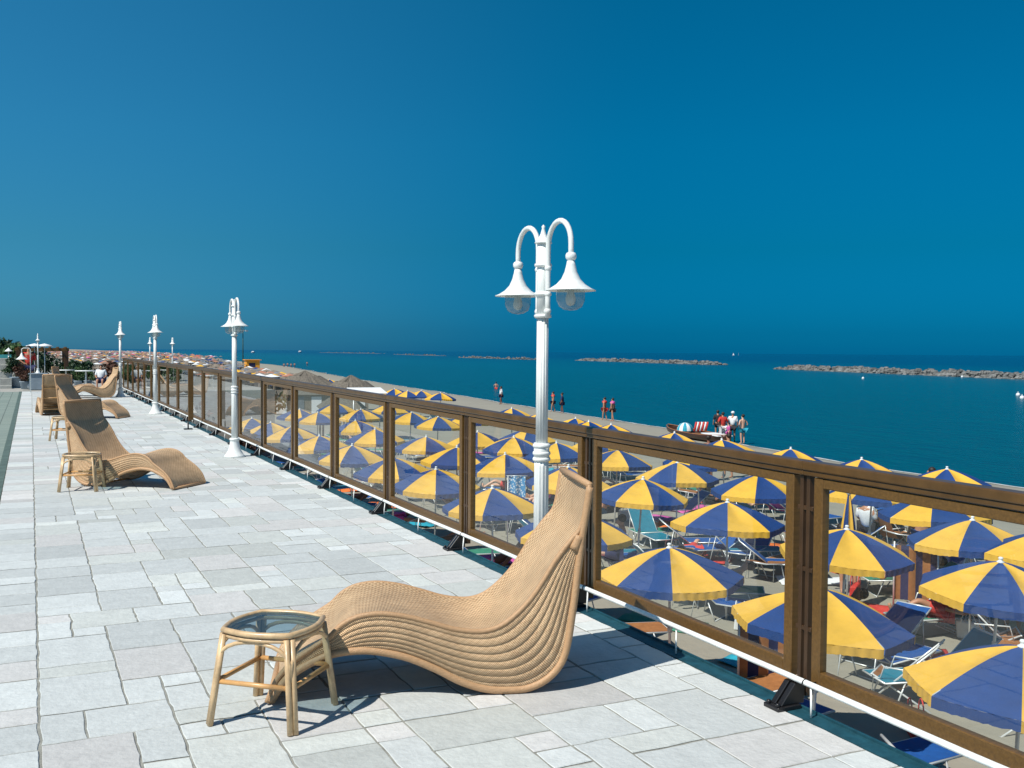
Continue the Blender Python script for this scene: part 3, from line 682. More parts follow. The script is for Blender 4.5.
# (px, py of the tip, phase, what singles it out)
UL = [(1015, 640, -22, 'beach umbrella lowest of all at the right edge of the photo'),
 (992, 555, 0, 'beach umbrella second up from the bottom at the right edge'),
 (972, 517, 12, 'beach umbrella third up from the bottom at right, tip just under the handrail'),
 (1046, 528, 10, 'beach umbrella mostly cut off by the right edge of the photo'),
 (812, 583, -28, 'large beach umbrella crossing the brown post nearest the camera, low in the glass'),
 (842, 524, -35, 'beach umbrella just right of the nearest post, above the one that crosses the post'),
 (672, 543, -20, 'large beach umbrella low in the second pane, shading bare sand'),
 (728, 499, -22, 'beach umbrella in the middle of the second pane, over a red towel'),
 (637, 476, 36, 'beach umbrella with a yellow gore facing, just right of the wicker lounger back'),
 (677, 460, -24, 'beach umbrella under the rail left of centre in the second pane'),
 (755, 472, 20, 'beach umbrella under the rail at the right of the second pane'),
 (615, 448, 40, 'beach umbrella at the top left corner of the second pane, beside the post'),
 (572, 508, 10, 'beach umbrella largely hidden behind the lounger back, blue rim showing left of it'),
 (493, 485, 12, 'beach umbrella left of the tall lamp pole, lowest in the third pane'),
 (507, 452, 22, 'beach umbrella second from the bottom beside the tall lamp pole, over a patterned towel'),
 (512, 435, 38, 'beach umbrella at the top of the third pane left of the lamp pole'),
 (566, 464, 14, 'beach umbrella partly hidden between the tall lamp pole and the lounger back'),
 (560, 441, 28, 'beach umbrella just right of the rings on the tall lamp pole'),
 (435, 466, 22, 'beach umbrella lowest in the fourth pane, filling it side to side'),
 (457, 445, -22, 'beach umbrella crossed by the third post, right of the fourth pane'),
 (424, 435, 22, 'beach umbrella in the middle of the fourth pane'),
 (437, 415, 10, 'beach umbrella at the top right of the fourth pane'),
 (409, 411, 20, 'beach umbrella at the top left of the fourth pane, beside a post'),
 (393, 455, 30, 'beach umbrella at the left of the fourth pane behind the post'),
 (477, 430, -22, 'beach umbrella at the upper left of the third pane'),
 (352, 443, 4, 'beach umbrella lowest in the fifth pane'),
 (376, 427, 24, 'beach umbrella crossed by the fourth post from the camera'),
 (358, 419, 34, 'beach umbrella in the middle of the fifth pane, above the lowest one'),
 (362, 408, -10, 'beach umbrella at the top of the fifth pane'),
 (322, 434, 12, 'beach umbrella crossed by the post between the fifth and sixth panes'),
 (294, 425, 0, 'beach umbrella lowest in the sixth pane'),
 (317, 411, 18, 'beach umbrella at the upper right of the sixth pane'),
 (297, 408, 30, 'beach umbrella at the upper left of the sixth pane'),
 (272, 421, -18, 'beach umbrella at the right of the seventh pane, faded by the glass'),
 (252, 417, 5, 'beach umbrella behind the second street lamp, faded by the glass'),
 (948, 466, -5, 'beach umbrella whose top rises over the handrail at the far right'),
 (861, 457, 12, 'beach umbrella whose tip shows over the handrail right of the nearest post'),
 (790, 447, -4, 'beach umbrella whose tip shows over the handrail left of the nearest post'),
 (726, 438, 30, 'beach umbrella whose top shows over the handrail below the group of people'),
 (672, 431, 8, 'beach umbrella whose tip shows over the handrail below the boat'),
 (611, 423, 5, 'beach umbrella whose tip shows over the handrail below the two walking women'),
 (574, 417, -12, 'beach umbrella over the handrail right of the tall lamp, left of two'),
 (588, 420, 25, 'beach umbrella over the handrail right of the tall lamp, right of two'),
 (538, 413, 10, 'beach umbrella over the handrail directly left of the tall lamp'),
 (512, 407, 25, 'beach umbrella over the handrail left of the tall lamp, below the wader'),
 (396, 388, -20, 'leftmost of the four beach umbrellas bunched above the handrail'),
 (408, 390, 20, 'second from the left of the four beach umbrellas bunched above the handrail'),
 (421, 390, 0, 'third from the left of the four beach umbrellas bunched above the handrail'),
 (440, 392, -18, 'rightmost of the four beach umbrellas bunched above the handrail'),
 (935, 493, 20, 'beach umbrella with hidden tip, rim hanging below the handrail near the right edge'),
 (868, 478, 0, 'beach umbrella with a blue rim hanging below the handrail beside the closed umbrella'),
 (528, 427, 12, 'beach umbrella just under the rail left of the lamp pole'),
 (390, 402, -8, 'beach umbrella under the rail at the top of the fifth pane by the post'),
 (336, 402, 12, 'small beach umbrella at the top left of the fifth pane'),
 (470, 412, 8, 'beach umbrella just under the rail in the upper left of the third pane'),
 (700, 447, 8, 'beach umbrella tip hidden by the rail above the second pane'),
 (600, 434, -8, 'beach umbrella peeping under the rail beside the second post')]
UPOS = []
for px, py, ph, lb in UL:
    p = at(px, py, -1.1+.03); UPOS.append((p.x, p.y)); umbrella(p.x, p.y, ph, 'striped '+lb)
# beyond them the rows run on, too small to tell apart
far_spots = []
for i in range(2):
    for j in range(10):
        x = 21+i*4+rnd.uniform(-.3, .3); y = 92+j*5.2+rnd.uniform(-.5, .5)
        if x < shore(y)-6: far_spots.append((x, y))
for x, y in far_spots:
    umbrella(x, y, rnd.uniform(-22, 22), 'tiny far beach umbrella in the crowd above the handrail left of the thatch', small=True)

# closed umbrella
def closed_umbrella(px, py, lb):
    p = at(px, py, -.98); b = sand_at(p.x, p.y)
    t = thing('closed_umbrella', (p.x, p.y, b), 0, lb, 'beach umbrella'); H = -.98-b
    mb = MB(); n = 32
    for mi in (0, 1):
        for s in range(8):
            if s % 2 != mi: continue
            vs = []; fs = []
            for q, (r, z) in enumerate([(.03, H-.08), (.075, H-.3), (.12, H-.6), (.16, H-.95), (.19, H-1.15)]):
                for k in range(5):
                    a = (s+k/4)*pi/4; rr = r*(1-.35*abs(sin((k/4)*pi))); vs.append((rr*cos(a), rr*sin(a), z))
            fs = [(i*5+k, (i+1)*5+k, (i+1)*5+k+1, i*5+k+1) for i in range(4) for k in range(4)]
            mb.add(vs, fs, mi, smooth=True)
    mb.build('canopy', [MT['blue'], MT['yellow']], t)
    mb = MB(); mb.tube([(0, 0, 0), (0, 0, H-.03)], .02, 8); mb.build('pole', MT['alu'], t)
    mb = MB(); mb.ell((0, 0, H-.03), (.05, .05, .05)); mb.build('finial', MT['whitef'], t)
closed_umbrella(849, 491, 'furled blue and yellow beach umbrella upright right of the nearest brown post')

# ============================================================ SUNBEDS, CHAIRS
def make_sunbed(fab, fab2, backang, hood):
    """foot at +X end, head at -X; 1.9 m long"""
    t = thing('sunbed', (0, 0, 0)); W2 = .30; z = .34
    mb = MB()
    for s in (-1, 1): mb.tube([(-.25, s*W2, z), (.98, s*W2, z)], .014, 7)
    mb.tube([(.98, -W2, z), (.98, W2, z)], .014, 7); mb.tube([(-.25, -W2, z), (-.25, W2, z)], .012, 7); mb.build('frame', MT['alu'], t)
    for x in (.72, -.35):
        for s in (-1, 1):
            mb = MB(); mb.tube([(x-.05, s*W2, z), (x+.09, s*(W2), .0)], .012, 7)
            if s == 1: mb.tube([(x+.09, -W2, .02), (x+.09, W2, .02)], .011, 7)
            mb.build('leg', MT['alu'], t)
    mb = MB(); mb.grid(lambda u, v: (-.25+u*1.22, (v-.5)*2*(W2-.01), z+.012-.03*sin(pi*v)*sin(pi*u)), 8, 6); mb.build('seat_sling', fab2, t)
    c, s_ = cos(backang), sin(backang); L = .78
    mb = MB(); mb.grid(lambda u, v: (-.25-u*L*c, (v-.5)*2*(W2-.01), z+.012+u*L*s_-.03*sin(pi*v)*sin(pi*u)), 6, 6); b = mb.build('backrest', fab, t)
    mb = MB()
    for s in (-1, 1): mb.tube([(-.25, s*W2, z), (-.25-L*c, s*W2, z+L*s_)], .013, 7)
    mb.tube([(-.25-L*c, -W2, z+L*s_), (-.25-L*c, W2, z+L*s_)], .018, 7); mb.tube([(-.25-L*c*.6, -W2, z+L*s_*.6), (-.25-L*.62, -W2, .02)], .010, 6); mb.tube([(-.25-L*c*.6, W2, z+L*s_*.6), (-.25-L*.62, W2, .02)], .010, 6)
    mb.build('back_frame', MT['alu'], b)
    if hood:
        hx, hz = -.25-L*c, z+L*s_
        mb = MB(); mb.grid(lambda u, v: (hx-.06+u*.5, (v-.5)*.62, hz+.22+.05*sin(pi*u)), 5, 4); h = mb.build('sun_hood', fab, t)
        mb = MB()
        for s in (-1, 1): mb.tube([(hx, s*.31, hz), (hx+.15, s*.31, hz+.26)], .009, 6)
        mb.tube([(hx-.06, -.31, hz+.22), (hx-.06, .31, hz+.22)], .012, 6)
        mb.build('hood_bar', MT['whitef'], h)
    return t
def make_deckchair(fab):
    t = thing('deck_chair', (0, 0, 0))
    mb = MB()
    for s in (-1, 1):
        mb.tube([(.45, s*.28, 0), (-.45, s*.28, .92)], .014, 7); mb.tube([(-.42, s*.25, 0), (.40, s*.25, .42)], .014, 7); mb.tube([(-.30, s*.30, .56), (.22, s*.30, .56), (.30, s*.28, .30)], .012, 7)
    for p in ((.45, 0), (-.45, .92), (-.42, 0), (.40, .42)): mb.tube([(p[0], -.28, p[1]), (p[0], .28, p[1])], .013, 7)
    mb.build('frame', MT['alu'], t)
    pts, _ = smoothpts([(.40, .43), (.2, .28), (0, .27), (-.17, .45), (-.32, .70), (-.45, .93)], 14)
    mb = MB(); mb.grid(lambda u, v: (pts[round(u*14)].x, (v-.5)*.52, pts[round(u*14)].y), 14, 4); mb.build('sling', fab, t)
    return t
protos = {'blue': make_sunbed(MT['bluef'], MT['bluef'], radians(38), False), 'bluegreen': make_sunbed(MT['bluef'], MT['greenf'], radians(25), False),
          'bluehood': make_sunbed(MT['bluef'], MT['bluef'], radians(35), True), 'green': make_sunbed(MT['greenf'], MT['greenf'], radians(20), False),
          'teal': make_sunbed(MT['tealf'], MT['tealf'], radians(45), False), 'tan': make_sunbed(MT['brownf'], MT['brownf'], radians(8), False)}
protos['deck'] = make_deckchair(MT['brownf']); protos['deckblue'] = make_deckchair(MT['bluef'])
used = set()
def seat(kind, px, py, rzdeg, lb, world=None):
    p = at(px, py, SAND+.02) if world is None else Vector((*world, 0))
    o = protos[kind] if kind not in used else copy_tree(protos[kind]); used.add(kind)
    o.location = (p.x, p.y, sand_at(p.x, p.y)+.0); o.rotation_euler = (0, 0, radians(rzdeg))
    dk = kind.startswith('deck')
    tag(o, lb, 'deck chair' if dk else 'sunbed', 'deck chairs on the sand' if dk else 'sunbeds under the umbrellas')
    return o
seat('bluegreen', 884, 655, -165, 'sunbed with green foot end and raised blue back, right of the nearest post')
seat('deck', 935, 628, 150, 'brown deck chair with pale metal frame right of the green and blue sunbed')
seat('deck', 968, 628, 165, 'second brown deck chair, farther right and nearer the large right-hand umbrella')
seat('deck', 905, 700, 120, 'brown deck chair partly covered by the nearest umbrella at the right')
seat('green', 1015, 625, -20, 'green sunbed at the right edge of the photo behind a seated dark figure')
seat('bluehood', 935, 596, -160, 'blue sunbed with a blue hood beside the reclining turquoise shirt')
seat('blue', 752, 560, -150, 'blue sunbed with white head bar at the right of the second pane')
seat('tan', 778, 575, 20, 'flat tan sunbed low beside the nearest post in the second pane')
seat('teal', 650, 545, -100, 'teal sunbed with steep back left of centre in the second pane')
seat('bluehood', 712, 560, 170, 'blue hooded sunbed under the middle umbrella of the second pane')
seat('blue', 796, 545, -30, 'blue sunbed showing in the right corner of the second pane')
seat('teal', 625, 565, -20, 'teal sunbed at the left side of the second pane beneath a yellow umbrella rim')
seat('tan', 925, 548, -10, 'tan sunbed empty on open sand right of the seated couple')
seat('blue', 872, 560, -25, 'blue sunbed behind the umbrella right of the nearest post')
seat('bluehood', 856, 545, 150, 'blue hooded sunbed beside the furled umbrella')
seat('blue', 735, 620, -60, 'blue sunbed just left of the umbrella that crosses the nearest post')
# two sunbeds to every other umbrella, at its own sides
LITTER = []
for i, ((ux, uy), (px, py, ph, lb)) in enumerate(zip(UPOS, UL)):
    if uy > 75 or ux > shore(uy)-4: continue
    for s in (-1, 1):
        if rnd.random() < .12: continue
        k = rnd.choice(['blue', 'blue', 'green', 'teal', 'tan', 'bluehood', 'deck'])
        x, y = ux+rnd.uniform(-.3, .3)+.2, uy+s*(.75+rnd.uniform(0, .2))
        nm = 'deck chair' if k == 'deck' else 'sunbed'
        colr = {'blue': 'blue', 'bluehood': 'blue hooded', 'green': 'green', 'teal': 'teal', 'tan': 'tan', 'deck': 'brown'}[k]
        short = ' '.join([w for w in lb.replace('beach umbrella', 'umbrella').replace(',', '').split() if w not in ('the', 'large', 'directly', 'a')][:12])
        seat(k, 0, 0, rnd.choice((-20, 160, -35, 10))+rnd.uniform(-12, 12), f"{colr} {nm} {'beyond' if s > 0 else 'before'} {short}" , world=(x, y))
    if uy < 45 and i > 1 and rnd.random() < .8:
        LITTER.append((ux, uy, ' '.join(short.split()[:9])))
# sunbeds of the rows nearest the camera that also show between the umbrellas
for k in list(protos):
    if k not in used:
        for ch in list(protos[k].children_recursive): bpy.data.objects.remove(ch)
        bpy.data.objects.remove(protos[k])

# ============================================================ PEOPLE
def skin_obj(name, V, E_, rad, m, parent, root=0, sub=1):
    me = bpy.data.meshes.new(name); me.from_pydata(V, E_, []); me.materials.append(m)
    o = bpy.data.objects.new(name, me); C.objects.link(o); o.parent = parent
    md = o.modifiers.new('skin', 'SKIN'); md.use_smooth_shade = True
    sv = me.skin_vertices[0].data if me.skin_vertices else None
    if sv is None:
        bpy.context.view_layer.update(); sv = o.data.skin_vertices[0].data
    for i, r in enumerate(rad):
        sv[i].radius = (r, r) if not isinstance(r, tuple) else r; sv[i].use_root = (i == root)
    s = o.modifiers.new('sub', 'SUBSURF'); s.levels = sub; s.render_levels = sub
    return o
J = ['pelvis', 'waist', 'chest', 'neck', 'head', 'crown', 'shL', 'elL', 'wrL', 'haL', 'shR', 'elR', 'wrR', 'haR', 'hiL', 'knL', 'anL', 'toL', 'hiR', 'knR', 'anR', 'toR', 'nose']
RD = dict(pelvis=(.15, .11), waist=(.125, .10), chest=(.15, .11), neck=.055, head=(.085, .10), crown=.07, shL=.06, shR=.06, elL=.042, elR=.042, wrL=.028, wrR=.028, haL=.038, haR=.038, hiL=.09, hiR=.09, knL=.058, knR=.058, anL=.038, anR=.038, toL=.035, toR=.035, nose=.018)
ED = [('pelvis', 'waist'), ('waist', 'chest'), ('chest', 'neck'), ('neck', 'head'), ('head', 'crown'), ('head', 'nose'), ('chest', 'shL'), ('shL', 'elL'), ('elL', 'wrL'), ('wrL', 'haL'), ('chest', 'shR'), ('shR', 'elR'), ('elR', 'wrR'), ('wrR', 'haR'), ('pelvis', 'hiL'), ('hiL', 'knL'), ('knL', 'anL'), ('anL', 'toL'), ('pelvis', 'hiR'), ('hiR', 'knR'), ('knR', 'anR'), ('anR', 'toR')]
def stand(armsL=0, armsR=0, stride=.0, lean=0):
    d = dict(pelvis=(0, 0, .93), waist=(lean*.3, 0, 1.10), chest=(lean*.7, 0, 1.33), neck=(lean, 0, 1.50), head=(lean+.01, 0, 1.62), crown=(lean, 0, 1.71), nose=(lean+.12, 0, 1.61))
    for s, n, st, ar in ((1, 'L', stride, armsL), (-1, 'R', -stride, armsR)):
        d['sh'+n] = (lean*.9, s*.19, 1.42); d['hi'+n] = (0, s*.10, .86)
        d['kn'+n] = (st*.5+.02, s*.11, .49); d['an'+n] = (st-.02, s*.11, .08); d['to'+n] = (st+.14, s*.12, .03)
        if ar == 0: d['el'+n] = (-.03-st*.3, s*.26, 1.14); d['wr'+n] = (.04-st*.5, s*.27, .90); d['ha'+n] = (.07-st*.55, s*.27, .82)
        elif ar == 1: d['el'+n] = (-.06, s*.34, 1.16); d['wr'+n] = (.06, s*.20, 1.02); d['ha'+n] = (.10, s*.15, 1.0)      # hand on hip
        else: d['el'+n] = (.16, s*.26, 1.22); d['wr'+n] = (.36, s*.20, 1.28); d['ha'+n] = (.44, s*.18, 1.30)               # reaching forward
    return d
def sitting(h=.42, back=.12):
    d = dict(pelvis=(0, 0, h+.1), waist=(-back*.4, 0, h+.27), chest=(-back, 0, h+.50), neck=(-back, 0, h+.67), head=(-back+.03, 0, h+.79), crown=(-back+.02, 0, h+.88), nose=(-back+.15, 0, h+.78))
    for s, n in ((1, 'L'), (-1, 'R')):
        d['sh'+n] = (-back, s*.19, h+.59); d['el'+n] = (-back+.05, s*.27, h+.32); d['wr'+n] = (.16, s*.2, h+.22); d['ha'+n] = (.24, s*.17, h+.22)
        d['hi'+n] = (.05, s*.10, h+.09); d['kn'+n] = (.46, s*.13, h+.12); d['an'+n] = (.50, s*.13, max(.08, h-.34)); d['to'+n] = (.65, s*.13, max(.04, h-.38))
    return d
def lying(h=.38, up=.25):
    d = dict(pelvis=(0, 0, h+.11), waist=(-.17, 0, h+.12+up*.2), chest=(-.40, 0, h+.13+up*.6), neck=(-.56, 0, h+.15+up*.9), head=(-.68, 0, h+.18+up*1.1), crown=(-.77, 0, h+.19+up*1.2), nose=(-.66, 0, h+.30+up*1.1))
    for s, n in ((1, 'L'), (-1, 'R')):
        d['sh'+n] = (-.47, s*.19, h+.13+up*.7); d['el'+n] = (-.25, s*.27, h+.12); d['wr'+n] = (-.02, s*.24, h+.16); d['ha'+n] = (.06, s*.2, h+.18)
        d['hi'+n] = (.06, s*.10, h+.10); d['kn'+n] = (.48, s*.13, h+(.30 if n == 'L' else .12)); d['an'+n] = (.86, s*.13, h+.07); d['to'+n] = (.90, s*.13, h+.18)
    return d
def person(px, py, pose, facing, lb, skin='skin', top=None, bottom=None, dress=None, hat=None, hair=(.02, .012, .008), sc=1.0, z=None, group=None, world=None, basez=None, bikini=False):
    pose = dict(pose)
    for a in 'LR': pose['th'+a] = tuple(.35*h_+.65*k_ for h_, k_ in zip(pose['hi'+a], pose['kn'+a]))
    p = at(px, py, SAND if z is None else z) if world is None else Vector((*world, 0))
    b = (sand_at(p.x, p.y) if basez is None else basez)
    t = thing('person', (p.x, p.y, b), radians(facing), lb, 'person', group, sc)
    V = [pose[j] for j in J]; E_ = [(J.index(a), J.index(b_)) for a, b_ in ED]
    body = skin_obj('body', V, E_, [RD[j] for j in J], MT[skin], t)
    def cloth(nm, js, g, m):
        vs = [pose[j] for j in js]; es = [(js.index(a), js.index(b_)) for a, b_ in ED+[('hiL', 'thL'), ('hiR', 'thR')] if a in js and b_ in js]
        rr = []
        for j in js:
            r = RD[j] if j in RD else .075; rr.append((r[0]*g*1.22+.02, r[1]*g*1.22+.02) if isinstance(r, tuple) else r*g*1.22+.02)
        skin_obj(nm, vs, es, rr, MT[m], body)
    if top and bikini: cloth('swim_top', ['chest', 'shL', 'shR'], 1.0, top)
    elif top: cloth('shirt', ['pelvis', 'waist', 'chest', 'shL', 'shR', 'elL', 'elR'], 1.0, top)
    if bottom:
        pose2 = dict(pose)
        js = ['pelvis', 'hiL', 'hiR']+([] if bikini else ['thL', 'thR']); cloth('shorts', js, 1.08, bottom)
    if dress == 'trousers': cloth('trousers', ['pelvis', 'hiL', 'hiR', 'knL', 'knR', 'anL', 'anR'], 1.12, 'whitef')
    hx, hy, hz = pose['head']; cx, cy, cz = pose['crown']
    m = MB(); d = (Vector(pose['crown'])-Vector(pose['head'])).normalized(); nz = Vector(pose['nose'])-Vector(pose['head'])
    c = Vector(pose['crown'])-nz.normalized()*.025-d*.03
    if hat: m.ell(c+d*.02, (.115, .11, .085)); m.ell(c+nz.normalized()*.09, (.08, .07, .02)); m.build('cap', MT[hat], t)
    elif hair: m.ell(c, (.105, .10, .095)); m.build('hair', MT['hair'] if hair == (.02, .012, .008) else hair_m(hair, 'hair'), t)
    return t
SH = -3.55
PG = 'people on the beach'
cf = degrees_cam = 90-25.7      # facing away from the camera
person(717.5, 434, stand(0, 1), cf, 'person in black clothes leftmost in the group beside the beached boat', 'skin', 'blackf', 'blackf', z=SH, group=PG)
person(722.5, 440, stand(1, 1), cf+20, 'person in red shirt and white trousers standing at the stern of the beached boat', 'skin', 'redf', None, 'trousers', z=SH, group=PG)
person(732.5, 439, stand(2, 0), cf-10, 'person in white shirt, black shorts and white cap in the group by the boat', 'skin', 'whitef', 'blackf', hat='whitef', z=SH, group=PG, sc=1.05)
person(742.5, 441, stand(1, 1), cf+30, 'person without shirt in turquoise swimming shorts, rightmost of the group by the boat', 'skin2', None, 'turqf', z=SH, group=PG)
person(728.5, 441, stand(0, 2), cf+90, 'child in pink standing among the adults by the boat', 'skin2', 'pinkf', 'pinkf', z=SH, group=PG, sc=.68)
person(604.5, 420, stand(0, 0, .12), cf+60, 'person in red bikini walking at the waterline, left of the pair', 'skin', 'redf', 'redf', z=SH, group=PG, bikini=True)
person(612.5, 421, stand(0, 0, -.12), cf+60, 'person with long dark hair in pink swimwear walking at the waterline, right of the pair', 'skin', 'pinkf', 'blackf', z=SH, group=PG, bikini=True)
person(553, 411, stand(0, 0, .15), cf+80, 'person in red top at the waterline just right of the tall lamp pole', 'skin', 'redf', 'navyf', z=SH, group=PG, bikini=True)
person(562, 412.5, stand(0, 0, -.1), cf+80, 'person in dark swimwear at the waterline, second right of the tall lamp pole', 'skin3', 'navyf', 'navyf', z=SH, group=PG)
person(501, 405, stand(0, 0, .1), cf+100, 'person in white at the waterline left of the tall lamp pole', 'skin3', 'whitef', 'navyf', z=SH, group=PG)
for x_, y_, lb in ((496, 389, 'bather waist deep in the sea left of the tall lamp pole'), (284, 367.5, 'leftmost of the four far bathers standing in the shallows'), (287.5, 367, 'second from left of the four far bathers in the shallows'), (291, 367.5, 'third from left of the four far bathers in the shallows'), (294.5, 367.2, 'rightmost of the four far bathers in the shallows'), (307, 365.5, 'single far bather right of the four in the shallows')):
    p = at(x_, y_, SEAZ); person(0, 0, stand(1, 1), cf, lb, 'skin', None, 'redf' if x_ > 400 else 'navyf', world=(p.x, p.y), basez=SEAZ-(.75 if x_ > 400 else .35), group=PG)
# behind the glass
person(868, 592, lying(.42, .30), 150, 'person in turquoise shirt reclining right of the nearest post', 'skin2', 'turqf', 'navyf', hair=None, group=PG)
person(842, 590, sitting(.42), -120, 'person in bright orange red clothes seated just right of the nearest post', 'skin', 'orangef', 'redf', group=PG)
person(868, 546, sitting(.42), 10, 'person in white shirt sitting on a lounger beyond the furled umbrella', 'skin', 'whitef', 'blackf', group=PG)
person(890, 545, sitting(.36, .2), 20, 'person in dark clothes sitting back on a chair right of the white shirt', 'skin3', 'blackf', 'blackf', group=PG)
person(921, 572, stand(0, 0), 60, 'standing person whose bare legs show below an umbrella rim at right', 'skin', None, 'bluef', group=PG)
person(992, 628, sitting(.42), -100, 'large person in black seated under the umbrella at the right edge', 'skin3', 'blackf', 'blackf', group=PG)
person(703, 512, sitting(.40), -60, 'person tanned dark sitting between umbrellas in the second pane, left of two', 'skin3', None, 'redf', group=PG)
person(710, 514, sitting(.40), -70, 'person tanned dark sitting between umbrellas in the second pane, right of two', 'skin3', 'blackf', 'blackf', group=PG)
person(694, 560, lying(.10, .1), 30, 'person with red swimwear lying on a towel in the second pane', 'skin2', None, 'redf', group=PG)
person(616, 575, sitting(.40), 160, 'person seated at the left of the second pane beneath a yellow rim', 'skin2', None, 'navyf', group=PG)
person(728, 478, stand(0, 0, .1), 100, 'person standing whose body shows just below the handrail in the second pane', 'skin', None, 'redf', group=PG)
person(708, 481, stand(0, 0, -.1), 40, 'person walking whose legs show just below the handrail in the second pane', 'skin3', None, 'blackf', group=PG)
person(545, 512, sitting(.3), 180, 'person sitting beside the patterned towel behind the lamp pole', 'skin2', 'pinkf', None, group=PG)
person(930, 530, stand(0, 0, .05), 120, 'person standing at the right under the handrail, lower body showing', 'skin', None, 'navyf', group=PG)
# towels and small things on the sand
def towel(px, py, rz, m, lb, size=(.75, 1.7), z=None):
    p = at(px, py, SAND); mb = MB()
    def fn(u, v):
        x, y = (u-.5)*size[0], (v-.5)*size[1]
        wx, wy = p.x+x*cos(rz)-y*sin(rz), p.y+x*sin(rz)+y*cos(rz)
        return (wx, wy, sand_at(wx, wy)+.05+.012*sin(u*9+v*7))
    mb.grid(fn, 8, 14); o = mb.build('beach_towel', m); s = o.modifiers.new('solid', 'SOLIDIFY'); s.thickness = .012; tag(o, lb, 'towel', 'towels on the sand')
towel(697, 558, .5, MT['redf'], 'red towel spread on the sand in the middle of the second pane')
towel(775, 548, .9, MT['orangef'], 'orange towel on the sand at the right of the second pane')
towel(668, 520, .2, MT['pinkf'], 'pink towel on the sand between the umbrellas of the second pane')
towel(985, 700, .4, MT['redf'], 'dark red towel on the sand near the bottom right of the rightmost pane')
# patterned towel hanging from the sunbed line
def check_mat():
    m = mat('blue_white_towel', (.5, .6, .7), .85); n = m.node_tree.nodes; L = m.node_tree.links
    v = n.new('ShaderNodeTexVoronoi'); v.inputs['Scale'].default_value = 18; r = n.new('ShaderNodeValToRGB'); r.color_ramp.elements[0].color = (.7, .75, .78, 1); r.color_ramp.elements[1].color = (.05, .25, .5, 1)
    r.color_ramp.elements[0].position = .25; r.color_ramp.elements[1].position = .5; tc = n.new('ShaderNodeTexCoord'); L.new(tc.outputs['Object'], v.inputs['Vector']); L.new(v.outputs[0], r.inputs[0]); L.new(r.outputs[0], n['Principled BSDF'].inputs['Base Color']); return m
p = at(517, 476, -1.45); tz = -1.45
t = thing('hanging_towel', (p.x, p.y, tz), YAW*-1, 'pale blue and white patterned towel hanging from an umbrella rim left of the lamp pole', 'towel')
mb = MB(); mb.grid(lambda u, v: ((u-.5)*.42, .03*sin(u*11), -v*.52), 12, 6); mb.build('cloth', check_mat(), t)
mb = MB(); mb.tube([(-.26, 0, .005), (.26, 0, .005)], .01, 6); mb.tube([(-.22, 0, 0), (-.22, 0, -(tz-SAND))], .012, 6); mb.build('drying_rack', MT['alu'], t)
def windbreak(px, depth, w, h, rz, lb):
    p = at(px, 352+4900/depth, SAND); t = thing('striped_windbreak', (p.x, p.y, sand_at(p.x, p.y)), rz, lb, 'windbreak', 'striped windbreaks on the beach')
    mb = MB()
    for k in range(6): mb.grid(lambda u, v: ((k+v)/6*w-w/2, .03*sin((k+v)*2)+.02, .15+u*(h-.15)), 4, 3, mi=k % 2)
    mb.build('cloth', [MT['brownf'], MT['navyf']], t)
    for x in (-w/2, w/2): mb = MB(); mb.tube([(x, 0, 0), (x, 0, h+.08)], .018, 7); mb.build('stake', MT['alu'], t)
windbreak(768, 14, .85, 1.25, -.45, 'brown and navy striped cloth hanging under the umbrella that crosses the nearest post')
windbreak(915, 19, .8, 1.2, -.6, 'brown and navy striped cloth under the third umbrella up at right')
# bags and tables under umbrellas
def bag(px, py, m, lb, z=SAND):
    p = at(px, py, z); t = thing('beach_bag', (p.x, p.y, sand_at(p.x, p.y)), rnd.uniform(0, 3), lb, 'bag', 'bags on the sand')
    mb = MB(); vs = []
    for x, y, zz in ((-.2, -.09, 0), (.2, -.09, 0), (.2, .09, 0), (-.2, .09, 0), (-.24, -.06, .3), (.24, -.06, .3), (.24, .06, .3), (-.24, .06, .3)): vs.append((x, y, zz))
    mb.add(vs, [(3, 2, 1, 0), (4, 5, 6, 7), (0, 1, 5, 4), (1, 2, 6, 5), (2, 3, 7, 6), (3, 0, 4, 7)]); bev(mb.build('bag_body', m, t), .03, 3)
    mb = MB(); mb.tube([(.13*cos(a), -.07, .28+.2*sin(a)) for a in [pi*k/8 for k in range(9)]], .01, 6); mb.tube([(.13*cos(a), .07, .28+.2*sin(a)) for a in [pi*k/8 for k in range(9)]], .01, 6); mb.build('handle', m, t)
bag(740, 628, MT['whitef'], 'white bag on the sand left of the umbrella that crosses the nearest post')
bag(970, 640, MT['whitef'], 'white bag on the sand under the right-hand umbrellas')
bag(952, 600, MT['orangef'], 'orange bag beside a blue sunbed at right')
bag(855, 600, MT['redf'], 'red bag beside the reclining person in turquoise')
bag(625, 520, MT['whitef'], 'white bag hung low by a pole at the left of the second pane')
bag(915, 735, MT['redf'], 'red bag near the bottom frame of the rightmost pane')

